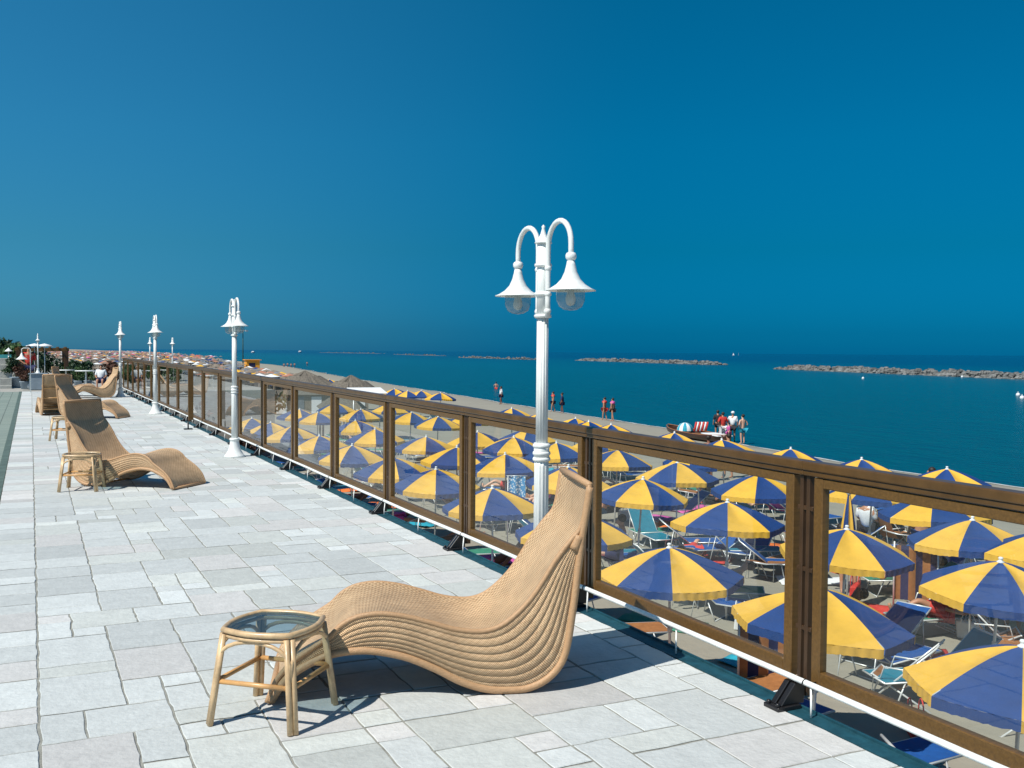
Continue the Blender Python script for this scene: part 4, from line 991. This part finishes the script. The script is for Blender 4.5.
for k, (x, y, short) in enumerate(LITTER):
    if k % 2 == 0:
        c_ = ('red', 'navy', 'turquoise', 'black', 'pink')[k//2 % 5]
        person(0, 0, lying(.36, .12+.1*(k % 3)), rnd.choice((-20, 160))+rnd.uniform(-15, 15), f'sunbather in {c_} swimwear lying beside {short}', ('skin', 'skin2', 'skin3')[k % 3], None, {'red': 'redf', 'navy': 'navyf', 'turquoise': 'turqf', 'black': 'blackf', 'pink': 'pinkf'}[c_], world=(x+.3, y+.78), group=PG)
    c_, m_ = (('red', 'redf'), ('white', 'whitef'), ('turquoise', 'turqf'), ('orange', 'orangef'), ('green', 'greenf'), ('pink', 'pinkf'))[k % 6]
    mb = MB(); a_ = rnd.uniform(0, 3)
    def fn(u, v):
        xx, yy = (u-.5)*.7, (v-.5)*1.5; wx, wy = x-1.2+xx*cos(a_)-yy*sin(a_), y+.3+xx*sin(a_)+yy*cos(a_); return (wx, wy, sand_at(wx, wy)+.04+.02*sin(u*9+v*7+k))
    mb.grid(fn, 8, 14); o = mb.build('beach_towel', MT[m_]); o.modifiers.new('solid', 'SOLIDIFY').thickness = .012; tag(o, f'{c_} towel on sand before {short}', 'towel', 'towels on the sand')
# ============================================================ BOAT
bp_ = at(668, 432, -3.45); bq = at(727, 444, -3.45)
ang = atan2(bq.y-bp_.y, bq.x-bp_.x); BL = max(4.5, (bq-bp_).length)
boat = thing('rowing_boat', ((bp_.x+bq.x)/2, (bp_.y+bq.y)/2, sand_at((bp_.x+bq.x)/2, (bp_.y+bq.y)/2)), ang, 'long dark wooden boat drawn up at the waterline with beach gear aboard', 'boat')
mb = MB()
def hull(u, v):
    x = (u-.5)*BL; w = .75*(1-abs(2*u-1)**2.6)**.8+.02; a = (v-.5)*pi; rise = .16*abs(2*u-1)**2.5
    return (x, w*sin(a), .40+rise-cos(a)*(.4))
mb.grid(hull, 30, 12); o = mb.build('hull', MT['boat'], boat); s = o.modifiers.new('solid', 'SOLIDIFY'); s.thickness = .04
mb = MB()
for sgn in (-1, 1): mb.tube([(x*BL, sgn*(.76*(1-abs(2*x)**2.6)**.8+.02), .41+.16*abs(2*x)**2.5) for x in [-.5+k/20 for k in range(21)]], .03, 6)
mb.build('gunwale', MT['boatin'], boat)
mb = MB()
for x in (-.25, 0, .25): mb.box((x*BL, 0, .32), (.25, 1.2, .04))
mb.build('thwart', MT['boatin'], boat)
mb = MB(); mb.box((.34*BL, 0, .48), (BL*.26, .95, .06)); bev(mb.build('white_deck', MT['whitef'], boat), .02)
def round_tent(px, py, r, lb, ma, mbm):
    p = at(px, py, -3.0); t = thing('beach_tent', (p.x, p.y, -3.16), rnd.uniform(0, 1), lb, 'beach tent'); mb = MB(); n = 24
    for k in range(n):
        mb.grid(lambda u, v: (r*cos(u*pi/2)*cos((k+v)*2*pi/n), r*cos(u*pi/2)*sin((k+v)*2*pi/n), r*1.0*sin(u*pi/2)), 5, 1, mi=(k//2) % 2)
    mb.build('dome', [ma, mbm], t)
round_tent(685, 428, .50, 'small turquoise and white striped dome standing in the dark boat', MT['turqf'], MT['whitef'])
p = at(700, 429, -3.0); t = thing('air_mattress', (p.x, p.y, -3.14), -.3, 'red and white striped inflatable mattress propped up in the dark boat', 'air mattress')
mb = MB()
for k in range(7): mb.tube([(-.36+k*.12, 0, .0), (-.20+k*.12, .1, .55)], .06, 8, mi=k % 2)
mb.build('mattress', [MT['redf'], MT['whitef']], t)

# ============================================================ BREAKWATERS
def breakwater(a, b, h, w, lb, n, seed):
    rg = random.Random(seed); mb = MB(); a, b = Vector(a), Vector(b); d = b-a; nn = Vector((d.y, -d.x, 0)).normalized()
    def core(u, v):
        p = a+d*(.005+.99*u)+nn*(2*v-1)*w*.9; return (p.x, p.y, SEAZ-.3+(h*.16+.3)*sin(pi*v)*min(1, min(u, 1-u)*30+.1))
    mb.grid(core, 60, 6)
    for k in range(n):
        t = rg.random(); o = rg.uniform(-1, 1); env = (1-abs(o))*min(1, min(t, 1-t)*14+.35)
        c = a+d*t+nn*o*w; s = rg.uniform(.5, 1.5)*h*.36
        z = SEAZ+env*h*rg.uniform(.55, .95)-s*.4
        nsd = 6; vs = []
        base = [rg.uniform(.7, 1.25) for _ in range(nsd*3)]
        for i, (rr, zz) in enumerate(((.8, -.7), (1, .1), (.55, .75))):
            for q in range(nsd):
                an = 2*pi*q/nsd+rg.uniform(-.25, .25)+i*.3; r_ = rr*s*base[i*nsd+q]; vs.append((c.x+r_*cos(an)*1.3, c.y+r_*sin(an)*1.3, z+zz*s*rg.uniform(.8, 1.2)))
        fs = [(i*nsd+q, i*nsd+(q+1) % nsd, (i+1)*nsd+(q+1) % nsd, (i+1)*nsd+q) for i in range(2) for q in range(nsd)]+[tuple(2*nsd+q for q in range(nsd))]
        mb.add(vs, fs)
    o = mb.build('breakwater', MT['rock']); tag(o, lb, 'breakwater', 'rock breakwaters in the sea'); return o
def P3(px, py): return at(px, py, SEAZ)
breakwater(P3(783, 369), P3(1060, 380.5), 1.8, 4, 'pale rock breakwater nearest, running off the right edge of the photo', 620, 1)
breakwater(P3(582, 360.5), P3(722, 365), 2.0, 5, 'rock breakwater right of the tall lamp pole, in the middle of the sea', 520, 2)
breakwater(P3(460, 357.5), P3(538, 359.8), 1.8, 6, 'rock breakwater directly left of the tall lamp pole', 120, 3)
breakwater(P3(396, 354.5), P3(442, 355.8), 1.8, 8, 'far low rock breakwater, second left of the tall lamp pole', 45, 4)
breakwater(P3(322, 352.6), P3(380, 353.6), 2.4, 12, 'farthest rock breakwater, near the horizon above the sixth and seventh panes', 50, 5)
# sailing boats and buoys
def sail(px, py, d_, lb):
    dr = (at(px, py+30, SEAZ)-EYE); dr.z = 0; dr.normalize(); p = Vector((dr.x, dr.y, 0))*d_
    t = thing('sailing_boat', (p.x, p.y, SEAZ), rnd.uniform(0, 3), lb, 'sailing boat', 'sailing boats on the horizon', .6)
    mb = MB(); mb.grid(lambda u, v: ((u-.5)*9, 1.3*(1-abs(2*u-1)**2)*sin((v-.5)*pi), .9-cos((v-.5)*pi)*.9), 10, 6); mb.build('hull', MT['whitef'], t)
    mb = MB(); mb.add([(0, 0, 1.2), (-4, .1, 1.4), (0, 0, 11), (.4, 0, 1.2), (4, .1, 1.3), (.4, 0, 9.5)], [(0, 1, 2), (3, 4, 5)]); mb.build('sail', MT['whitef'], t)
    mb = MB(); mb.tube([(.2, 0, .5), (.2, 0, 11.4)], .08, 6); mb.build('mast', MT['alu'], t)
sail(733, 352, 2600, 'tiny white sail on the horizon, left of two'); sail(738, 352, 2700, 'tiny white sail on the horizon, right of two')
for k, (x_, y_) in enumerate([(1018, 396), (1022, 399), (962, 377.5), (863, 379)]):
    p = P3(x_, y_); mb = MB(); mb.ell((0, 0, .15), (.28, .28, .28)); mb.lathe([(.05, .4), (.03, .6)], n=8); o = mb.build('buoy', MT['whitef']); o.location = (p.x, p.y, SEAZ)
    tag(o, ['white buoy at the right edge, upper of two', 'white buoy at the right edge, lower of two', 'white buoy floating below the nearest breakwater', 'white buoy on open water above the furled umbrella'][k], 'buoy', 'white buoys')
far_boats = []
for x_, y_, lb in ((253, 353, 'low white motor boat far out above the orange kiosk'), (300, 352.5, 'low white boat far out right of the orange kiosk')):
    p = at(x_, y_, SEAZ); t = thing('motor_boat', (p.x, p.y, SEAZ), 1.2, lb, 'boat', 'motor boats far out')
    L_ = 9*(p.length/1000+.3); mb = MB(); mb.grid(lambda u, v: ((u-.5)*L_, L_*.16*(1-(2*u-1)**4)*sin((v-.5)*pi), L_*.1-cos((v-.5)*pi)*L_*.1), 10, 6); mb.box((0, 0, L_*.13), (L_*.35, L_*.18, L_*.09)); mb.build('hull', MT['whitef'], t)

# ============================================================ MID BEACH: thatch, kiosk, huts
def thatch_hut(px, py, zt, lb, r=2.2):
    p = at(px, py, zt); b = sand_at(p.x, p.y); t = thing('thatched_umbrella', (p.x, p.y, b), 0, lb, 'thatched umbrella', 'thatched beach shelters'); H = zt-b; rg = random.Random(int(px))
    mb = MB()
    for z0, r0, z1, r1 in ((H, .05, H-.6, r*.55), (H-.45, r*.5, H-1.15, r)):
        n = 60; vs = []
        for k in range(n):
            a = 2*pi*k/n; j = rg.uniform(.92, 1.06); vs += [(r0*cos(a), r0*sin(a), z0), (r1*j*cos(a), r1*j*sin(a), z1-rg.uniform(0, .18))]
        mb.add(vs, [(2*k, 2*k+1, 2*((k+1) % n)+1, 2*((k+1) % n)) for k in range(n)])
    mb.build('thatch_roof', MT['thatch'], t); mb = MB(); mb.tube([(0, 0, 0), (0, 0, H-.05)], .07, 8); mb.build('pole', MT['bark'], t)
thatch_hut(351, 375, -.1, 'large thatched shelter, right of two, just above the handrail')
thatch_hut(305, 370.5, -.1, 'smaller thatched shelter left of the large one above the handrail', 2.6)
# tented white awning
p = at(367, 389, -.5); t = thing('white_awning', (p.x, p.y, sand_at(p.x, p.y)), -.1, 'flat white awning above the handrail just right of the thatched shelter', 'awning')
mb = MB(); H = -.4-sand_at(p.x, p.y); mb.add([(-.95, -.9, H-.3), (.95, -.9, H-.3), (.95, .9, H-.05), (-.95, .9, H-.05)], [(0, 1, 2, 3)]); o = mb.build('awning_cloth', MT['whitef'], t); o.modifiers.new('s', 'SOLIDIFY').thickness = .03
for sx in (-.9, .9):
    for sy in (-.85, .85):
        mb = MB(); mb.tube([(sx, sy, 0), (sx, sy, H-.3+.12*sy)], .03, 6); mb.build('pole', MT['alu'], t)
# long thatched roof
p = at(394, 392, -.6); t = thing('thatched_bar', (p.x-2, p.y+3, sand_at(p.x, p.y)), -.2, 'low thatched beach roof behind the bunched umbrellas above the handrail', 'beach hut')
H = 2.5; mb = MB(); mb.add([(-1.3, -1.6, H-.75), (1.3, -1.6, H-.75), (1.3, 1.6, H-.75), (-1.3, 1.6, H-.75), (-.7, 0, H-.2), (.7, 0, H-.2)], [(0, 1, 5, 4), (2, 3, 4, 5), (0, 4, 3), (1, 2, 5), (3, 2, 1, 0)]); mb.build('roof', MT['thatch'], t)
mb = MB()
for sx in (-1.1, 0, 1.1):
    for sy in (-1.4, 1.4): mb.tube([(sx, sy, 0), (sx, sy, H-.75)], .06, 6)
mb.build('post_frame', MT['bark'], t)
# orange kiosk on legs + pole
p = at(252, 374.5, SAND); t = thing('lifeguard_kiosk', (p.x, p.y, SAND), 0, 'small bright orange lifeguard kiosk on the far beach right of the second street lamp', 'kiosk'); k_ = p.length/1000
mb = MB(); mb.box((0, 0, 1.8), (2.6, 2.4, 2.0)); bev(mb.build('cabin', MT['kiosk'], t), .05); mb = MB(); mb.box((0, 0, 2.9), (3.1, 2.9, .14)); mb.build('roof', MT['kiosk'], t)
mb = MB()
for sx in (-1.1, 1.1):
    for sy in (-1, 1): mb.tube([(sx, sy, 0), (sx, sy, .9)], .08, 6)
mb.build('legs', MT['bark'], t); mb = MB(); mb.box((-.2, -1.215, 1.9), (1.2, .02, .8)); mb.build('window', MT['navyf'], t)
p = at(243, 372, SAND); t = thing('tall_light_mast', (p.x, p.y, SAND), .3, 'tall thin dark mast with floodlights beside the orange kiosk', 'mast')
H = (372-332)/1000*(p.length)*1.0; mb = MB(); mb.tube([(0, 0, 0), (0, 0, H)], [.14, .08], 8); mb.build('mast_pole', MT['leaf_dark'], t); mb = MB(); mb.tube([(-.9, 0, H-.1), (.9, 0, H+.0)], .07, 6); mb.box((-.9, 0, H-.15), (.5, .3, .35)); mb.box((.9, 0, H-.05), (.5, .3, .35)); mb.build('floodlight', MT['alu'], t)
# beach cabins, shrubs, tarps seen through the glass on the left
def cabin(x, y, rz, n, lb, m='hutwall'):
    t = thing('beach_cabin', (x, y, sand_at(x, y)), rz, lb, 'beach cabin', 'beach cabins behind the glass'); t.scale = (1, 1, .72)
    w = 1.3*n; mb = MB(); mb.box((0, 0, 1.05), (w, 1.6, 2.1)); mb.build('wall', MT[m], t)
    mb = MB(); mb.add([(-w/2-.2, -1, 2.1), (w/2+.2, -1, 2.1), (w/2+.2, 1, 2.1), (-w/2-.2, 1, 2.1), (-w/2-.2, 0, 2.55), (w/2+.2, 0, 2.55)], [(0, 1, 5, 4), (2, 3, 4, 5), (0, 4, 3), (1, 2, 5), (3, 2, 1, 0)]); mb.build('roof', MT['thatch'], t)
    for k in range(n):
        mb = MB(); mb.box((-w/2+.65+1.3*k, -.815, 1.0), (.75, .03, 1.8)); mb.build('door', MT['whitef'] if k % 2 else MT['greytarp'], t)
cabin(18.5, 76, -.25, 5, 'row of weathered beach cabins seen through the sixth pane')
cabin(22.5, 80, -.25, 4, 'shorter row of weathered beach cabins seen through the fifth pane')
cabin(11, 62, -.2, 3, 'small weathered cabin seen through the seventh pane beside bushes', 'stonewall')
def tarp(x, y, r, h, lb, m):
    mb = MB(); rg = random.Random(int(x*10))
    mb.grid(lambda u, v: ((u-.5)*2*r, (v-.5)*1.6*r, max(0, h*sin(pi*u)**.7*sin(pi*v)**.6*(1+.2*noise.noise(Vector((u*5, v*5, x)))))), 14, 12)
    o = mb.build('covered_gear', m); o.location = (x, y, sand_at(x, y)-.02); tag(o, lb, 'covered gear', 'covered gear on the sand')
tarp(9.0, 42, 2.0, 1.7, 'grey blue tarpaulin over beach gear seen through the seventh pane', MT['greytarp'])
tarp(7.2, 52, 1.8, 1.5, 'tan tarpaulin over beach gear near the second street lamp', MT['boatin'])
tarp(6.2, 37, 1.3, 1.2, 'low grey tarpaulin beside the railing left of the second street lamp', MT['greytarp'])
def foliage(mb, c, r, n, rg, size=.16, mi=0, clumps=9):
    cl = [(Vector((rg.gauss(0, .45), rg.gauss(0, .45), rg.gauss(.1, .38))), rg.uniform(.3, .6)) for _ in range(clumps)]
    for k in range(n):
        cc, cr = rg.choice(cl); d = Vector((rg.gauss(0, 1), rg.gauss(0, 1), rg.gauss(0, 1))); d.normalize(); d *= cr*rg.random()**.4
        p = Vector(((cc.x+d.x)*r[0], (cc.y+d.y)*r[1], (cc.z+d.z)*r[2]))+Vector(c)
        u = Vector((rg.gauss(0, 1), rg.gauss(0, 1), rg.gauss(0, 1))).normalized(); w = u.cross(Vector((rg.gauss(0, 1), rg.gauss(0, 1), rg.gauss(0, 1)))).normalized()
        s = size*rg.uniform(.6, 1.4)
        mb.add([p-u*s, p+w*s*.45, p+u*s, p-w*s*.45], [(0, 1, 2, 3)], mi)
def shrub(x, y, z, r, h, lb, m='leaf', n=500, name='shrub', group='shrubs beyond the railing'):
    rg = random.Random(int(x*31+y*17)); t = thing(name, (x, y, z), 0, lb, name.replace('_', ' '), group)
    mb = MB(); foliage(mb, (0, 0, h*.6), (r, r, h*.55), n, rg, .13*max(1, r)); mb.build('foliage', MT[m], t)
    mb = MB()
    for k in range(5):
        a = rg.uniform(0, 6.28); mb.tube([(0, 0, 0), (r*.15*cos(a), r*.15*sin(a), h*.3), (r*.5*cos(a), r*.5*sin(a), h*.75)], [.04, .03, .012], 6)
    mb.build('stems', MT['bark'], t)
shrub(9.0, 47, SAND, 1.5, 1.9, 'dark green bush behind the grey blue tarpaulin', 'leaf_dark', 900)
shrub(6.0, 44, SAND, 1.5, 2.4, 'green bush seen through the glass left of the second street lamp', 'leaf', 700)
shrub(5.6, 31.5, SAND, 1.0, 2.2, 'reddish bush seen through the glass right of the third street lamp', 'leaf_red', 600)
shrub(12.5, 66, SAND, 1.3, 1.7, 'bush beside the small weathered cabin', 'leaf_dark', 600)
# lower beach furniture left of the cabins
# far beach crowd: thousands of parasols and people reading as one mass
rg = random.Random(5); mb = MB()
cm = [MT['whitef'], MT['terracotta'], MT['redf'], MT['yellow'], MT['blue'], MT['pinkf'], MT['greytarp'], MT['hutwall']]
for k in range(2600):
    y = 105+1500*rg.random()**1.7; x = rg.uniform(8 if y > 160 else 18, shore(y)-(20 if y < 400 else 12))
    z = SAND+(rg.uniform(1.7, 2.1)); r = rg.uniform(.7, 1.1)
    mi = rg.choices(range(8), (2, 9, 1, 1, 1, 1, 3, 12))[0] if y > 330 else rg.choices(range(8), (3, 2, 0, 1, 1, 0, 5, 12))[0]
    if y > 330 or rg.random() < .55:
        vs = [(x, y, z+.3)]+[(x+r*cos(a*pi/3), y+r*sin(a*pi/3), z) for a in range(6)]; mb.add(vs, [(0, 1+a, 1+(a+1) % 6) for a in range(6)], mi)
        mb.box((x, y, SAND+1), (.06, .06, 2), mi=6)
    if rg.random() < .7: mb.box((x+rg.uniform(-1, 1), y+rg.uniform(-1, 1), SAND+.35), (1.7, .6, .25), rg.random(), rg.choice((0, 6, 7, 7, 7, 6)))
    if rg.random() < .6: xx, yy = x+rg.uniform(-2, 2), y+rg.uniform(-2, 2); mb.ell((xx, yy, SAND+.85), (.2, .2, .85), 5, 4, 7)
o = mb.build('distant_beach_crowd', cm); tag(o, 'far off mass of coloured parasols, sunbeds and bathers along the distant shore', 'beach crowd', None, 'stuff')

# ============================================================ FAR END OF THE TERRACE
mb = MB(); mb.box((-5, 60, -1.69), (28, 37.8, 3.3)); struct(mb, 'promenade', MT['slab'])
t = thing('pedestal', (.25, 43.4, -.02), 0, 'square blue grey pedestal carrying the small white lamp', 'pedestal')
mb = MB(); mb.box((0, 0, .3), (.62, .62, .6)); bev(mb.build('block', MT['planter'], t), .01); mb = MB(); mb.box((0, 0, .62), (.7, .7, .035)); bev(mb.build('cap', MT['planter'], t), .008)
# steps
t = thing('stone_steps', (-1.25, 45.2, -.03), 0, 'pale stone steps and low wall at the far left end of the terrace', 'steps')
for k in range(5): mb = MB(); mb.box((-.4, k*.32, .09+.18*k-.09+.0), (1.9, .319, .18*(k+1))); bev(mb.build('step', MT['stonewall'], t), .01); 
t.location.z = .0
def planter(px, py, lb, m, n=500, h=1.0, z=0, sc=1.0):
    p = at(px, py, z); t = thing('planter', (p.x, p.y, z), .1, lb, 'planter', 'planted tubs at the terrace end', sc); rg = random.Random(int(px*7))
    mb = MB(); mb.lathe([(.17, 0), (.2, .02), (.26, .36), (.28, .38), (.28, .42), (.24, .42), (.23, .36)], n=20); mb.build('pot', MT['planter'], t)
    mb = MB(); foliage(mb, (0, 0, .42+h*.45), (.45, .45, h*.5), n, rg, .07); mb.build('foliage', MT[m], t)
    mb = MB()
    for k in range(5): a = rg.uniform(0, 6.3); mb.tube([(0, 0, .38), (.2*cos(a), .2*sin(a), .4+h*.6)], .012, 5)
    mb.build('stems', MT['bark'], t)
planter(25, 389, 'planted tub of reddish leaves directly left of the blue grey pedestal', 'leaf_red', 700, .95, sc=.72)
planter(16, 387, 'planted tub of dark green leaves at the far left of the terrace end', 'leaf_dark', 700, .8, sc=1.0)
planter(78, 387, 'planted tub of green leaves beyond the far loungers, left of three', 'leaf', 600, 1.0, sc=.62)
planter(88, 386.5, 'planted tub of pale leaves beyond the far loungers, middle of three', 'cane2' if False else 'leaf', 600, .8, sc=.62)
planter(69, 386, 'planted tub of dark leaves beyond the far loungers, right beside the pergola post', 'leaf_dark', 600, .9, sc=.7)
# pergola
PG0 = at(42, 382, 0); t = thing('pergola', (PG0.x, 50.5, 0), 0, 'brown timber pergola with climbing leaves beyond the end of the terrace', 'pergola')
px0, px1 = -.98, 1.0; mb = MB()
for x in (px0, px1):
    for y in (0, 3.0): q = MB(); q.box((x, y, .75), (.19, .19, 1.5)); bev(q.build('post', MT['wood_dark'], t), .01)
q = MB(); q.box((0, 0, 1.54), (2.25, .16, .15)); q.box((0, 3, 1.54), (2.25, .16, .15)); q.build('beam', MT['wood'], t)
q = MB()
for k in range(7): q.box((px0+k*(px1-px0)/6, 1.5, 1.635), (.06, 3.5, .07))
q.build('slats', MT['wood'], t)
q = MB(); foliage(q, (-.1, 1.5, .8), (1.0, 1.2, .8), 1300, random.Random(3), .10, clumps=12); q.build('climbing_leaves', MT['leaf_dark'], t)
# white parasols above the pergola
for x_, lb in ((35, 'flat white parasol over the pergola, left of two'), (45, 'flat white parasol over the pergola, right of two')):
    p = at(x_, 349.5, 1.62); p = EYE+(p-EYE).normalized()*47 if abs(p.y) > 200 else p
    dr = (at(x_, 400)-EYE); dr.z = 0; dr.normalize(); t = thing('white_parasol', (dr.x*47.5, dr.y*47.5, 0), 0, lb, 'parasol', 'white parasols at the terrace end')
    mb = MB(); mb.lathe([(.0, 1.80), (.16, 1.76), (.34, 1.70), (.34, 1.67)], n=16); mb.build('canopy', MT['whitef'], t); mb = MB(); mb.tube([(0, 0, 0), (0, 0, 1.76)], .02, 6); mb.build('pole', MT['alu'], t)
# bracket lamp hanging
dr = (at(27, 400)-EYE); dr.z = 0; dr.normalize(); c = dr*40
t = thing('bracket_lamp', (c.x, c.y, 0), 0, 'white hanging bell lamp on a thin bracket post left of the pergola', 'lamp')
mb = MB(); mb.tube([(.12, 0, 0), (.12, 0, 1.55), (.08, 0, 1.6), (-.1, 0, 1.6), (-.16, 0, 1.56), (-.16, 0, 1.42)], .014, 7); mb.build('bracket_post', MT['white'], t)
mb = MB(); mb.lathe([(.02, 1.43), (.035, 1.38), (.07, 1.30), (.16, 1.22), (.2, 1.20), (.2, 1.19), (.06, 1.27)], (-.16, 0, 0), 20); mb.build('bell_shade', MT['white'], t)
# small lamp far left
dr = (at(9, 400)-EYE); dr.z = 0; dr.normalize(); c = dr*52
t = thing('garden_lamp', (c.x, c.y, 0), 0, 'short white lamp among the trees at the far left edge', 'lamp')
mb = MB(); mb.tube([(0, 0, 0), (0, 0, 1.45)], .025, 7); mb.build('pole', MT['white'], t); mb = MB(); mb.lathe([(.0, 1.62), (.05, 1.56), (.16, 1.46), (.18, 1.44), (.04, 1.44)], n=16); mb.build('shade', MT['white'], t)
# trees at left
def tree(x, y, z, h, r, lb, m='leaf_dark', n=5000):
    rg = random.Random(int(x*13+y)); t = thing('tree', (x, y, z), 0, lb, 'tree', 'trees at the far left')
    mb = MB(); foliage(mb, (0, 0, h*.68), (r, r, h*.36), n, rg, .22, clumps=18); mb.build('crown', MT[m], t)
    mb = MB(); mb.tube([(0, 0, 0), (.1, 0, h*.3), (0, .1, h*.6)], [.22, .16, .1], 8)
    for k in range(7): a = rg.uniform(0, 6.3); mb.tube([(0, 0, h*.35), (r*.3*cos(a), r*.3*sin(a), h*.55), (r*.7*cos(a), r*.7*sin(a), h*.75)], [.09, .06, .02], 6)
    mb.build('trunk', MT['bark'], t)
tree(-3.1, 88, -1, 3.5, 1.7, 'dark green tree at the far left edge with a small crest above its crown')
tree(-2.0, 96, -2, 4.0, 1.5, 'lower dark green tree right of the first at the far left edge', n=3500)
tree(-2.2, 75, -1, 2.4, 1.2, 'low teal green tree in front of the far left trees', 'leaf', 3000)
t = thing('teal_awning', (-1.9, 58, 0), 0, 'teal green awning at the far left edge below the trees', 'awning'); mb = MB(); mb.add([(-1.6, -.8, .75), (1.0, -.8, .75), (1.0, .8, 1.25), (-1.6, .8, 1.25)], [(0, 1, 2, 3)]); o = mb.build('awning_cloth', MT['teal_tarp'], t); o.modifiers.new('s', 'SOLIDIFY').thickness = .03
mb = MB()
for sx in (-1.5, .9): mb.tube([(sx, -.75, 0), (sx, -.75, .75)], .025, 6); mb.tube([(sx, .75, 0), (sx, .75, 1.2)], .025, 6)
mb.build('frame', MT['alu'], t)
# seated / standing people at terrace end
def promp(px, dist): d = (at(px, 400)-EYE); d.z = 0; d.normalize(); return (d.x*dist, d.y*dist)
person(0, 0, sitting(.42), -100, 'person in a pale shirt seated beyond the far loungers near the fourth lamp', 'skin', 'whitef', 'navyf', world=promp(101, 43), basez=-.03, group='people at the terrace end', sc=.74)
person(0, 0, stand(0, 1), -80, 'person in red standing in front of the pergola', 'skin', 'redf', 'navyf', world=promp(29, 46), basez=-.03, group='people at the terrace end', sc=.98)
# tables and shrubs on the promenade beyond
for k, (px, dist, r, h, m, lb) in enumerate([(72, 52, 0.60, 0.83, 'leaf', 'low green shrub on the promenade beyond the far loungers'), (84, 56, 0.66, 0.90, 'leaf_dark', 'dark shrub on the promenade beyond the far loungers'), (112, 50, 0.60, 0.83, 'leaf_red', 'reddish shrub on the promenade behind the fourth lamp'), (132, 48, 0.54, 0.75, 'leaf', 'green shrub seen through the farthest panes'), (143, 54, 0.72, 0.90, 'leaf_red', 'reddish shrub seen through the panes right of the fourth lamp'), (163, 50, 0.66, 0.83, 'leaf', 'green shrub seen through the glass right of the third lamp'), (172, 55, 0.72, 0.86, 'leaf_dark', 'dark shrub seen through the glass well right of the third lamp')]):
    x, y = promp(px, dist); shrub(x, y, -.04, r, h, lb, m, 700)
for k, (px, dist, lb) in enumerate([(66, 46, 'white cafe table beyond the far loungers, left one'), (86, 44.5, 'white cafe table beyond the far loungers, right one')]):
    x, y = promp(px, dist); t = thing('cafe_table', (x, y, -.03), 0, lb, 'table', 'white cafe tables'); mb = MB(); mb.lathe([(.0, .70), (.42, .70), (.42, .73), (0, .735)], n=20); mb.build('table_top', MT['white'], t); mb = MB(); mb.tube([(0, 0, .02), (0, 0, .7)], .03, 8); mb.lathe([(.25, 0), (.25, .02), (.03, .05)], n=16); mb.build('table_base', MT['white'], t)
p = at(28, 389, 0); t = thing('rubbish_bag', (p.x, p.y, 0), 0, 'small white and black bag on the paving before the pedestal', 'bag'); mb = MB(); mb.ell((0, 0, .14), (.16, .12, .15), 12, 8); mb.build('bag_body', MT['whitef'], t); mb = MB(); mb.ell((.2, -.05, .12), (.1, .1, .14)); mb.build('bag_side', MT['blackf'], t)
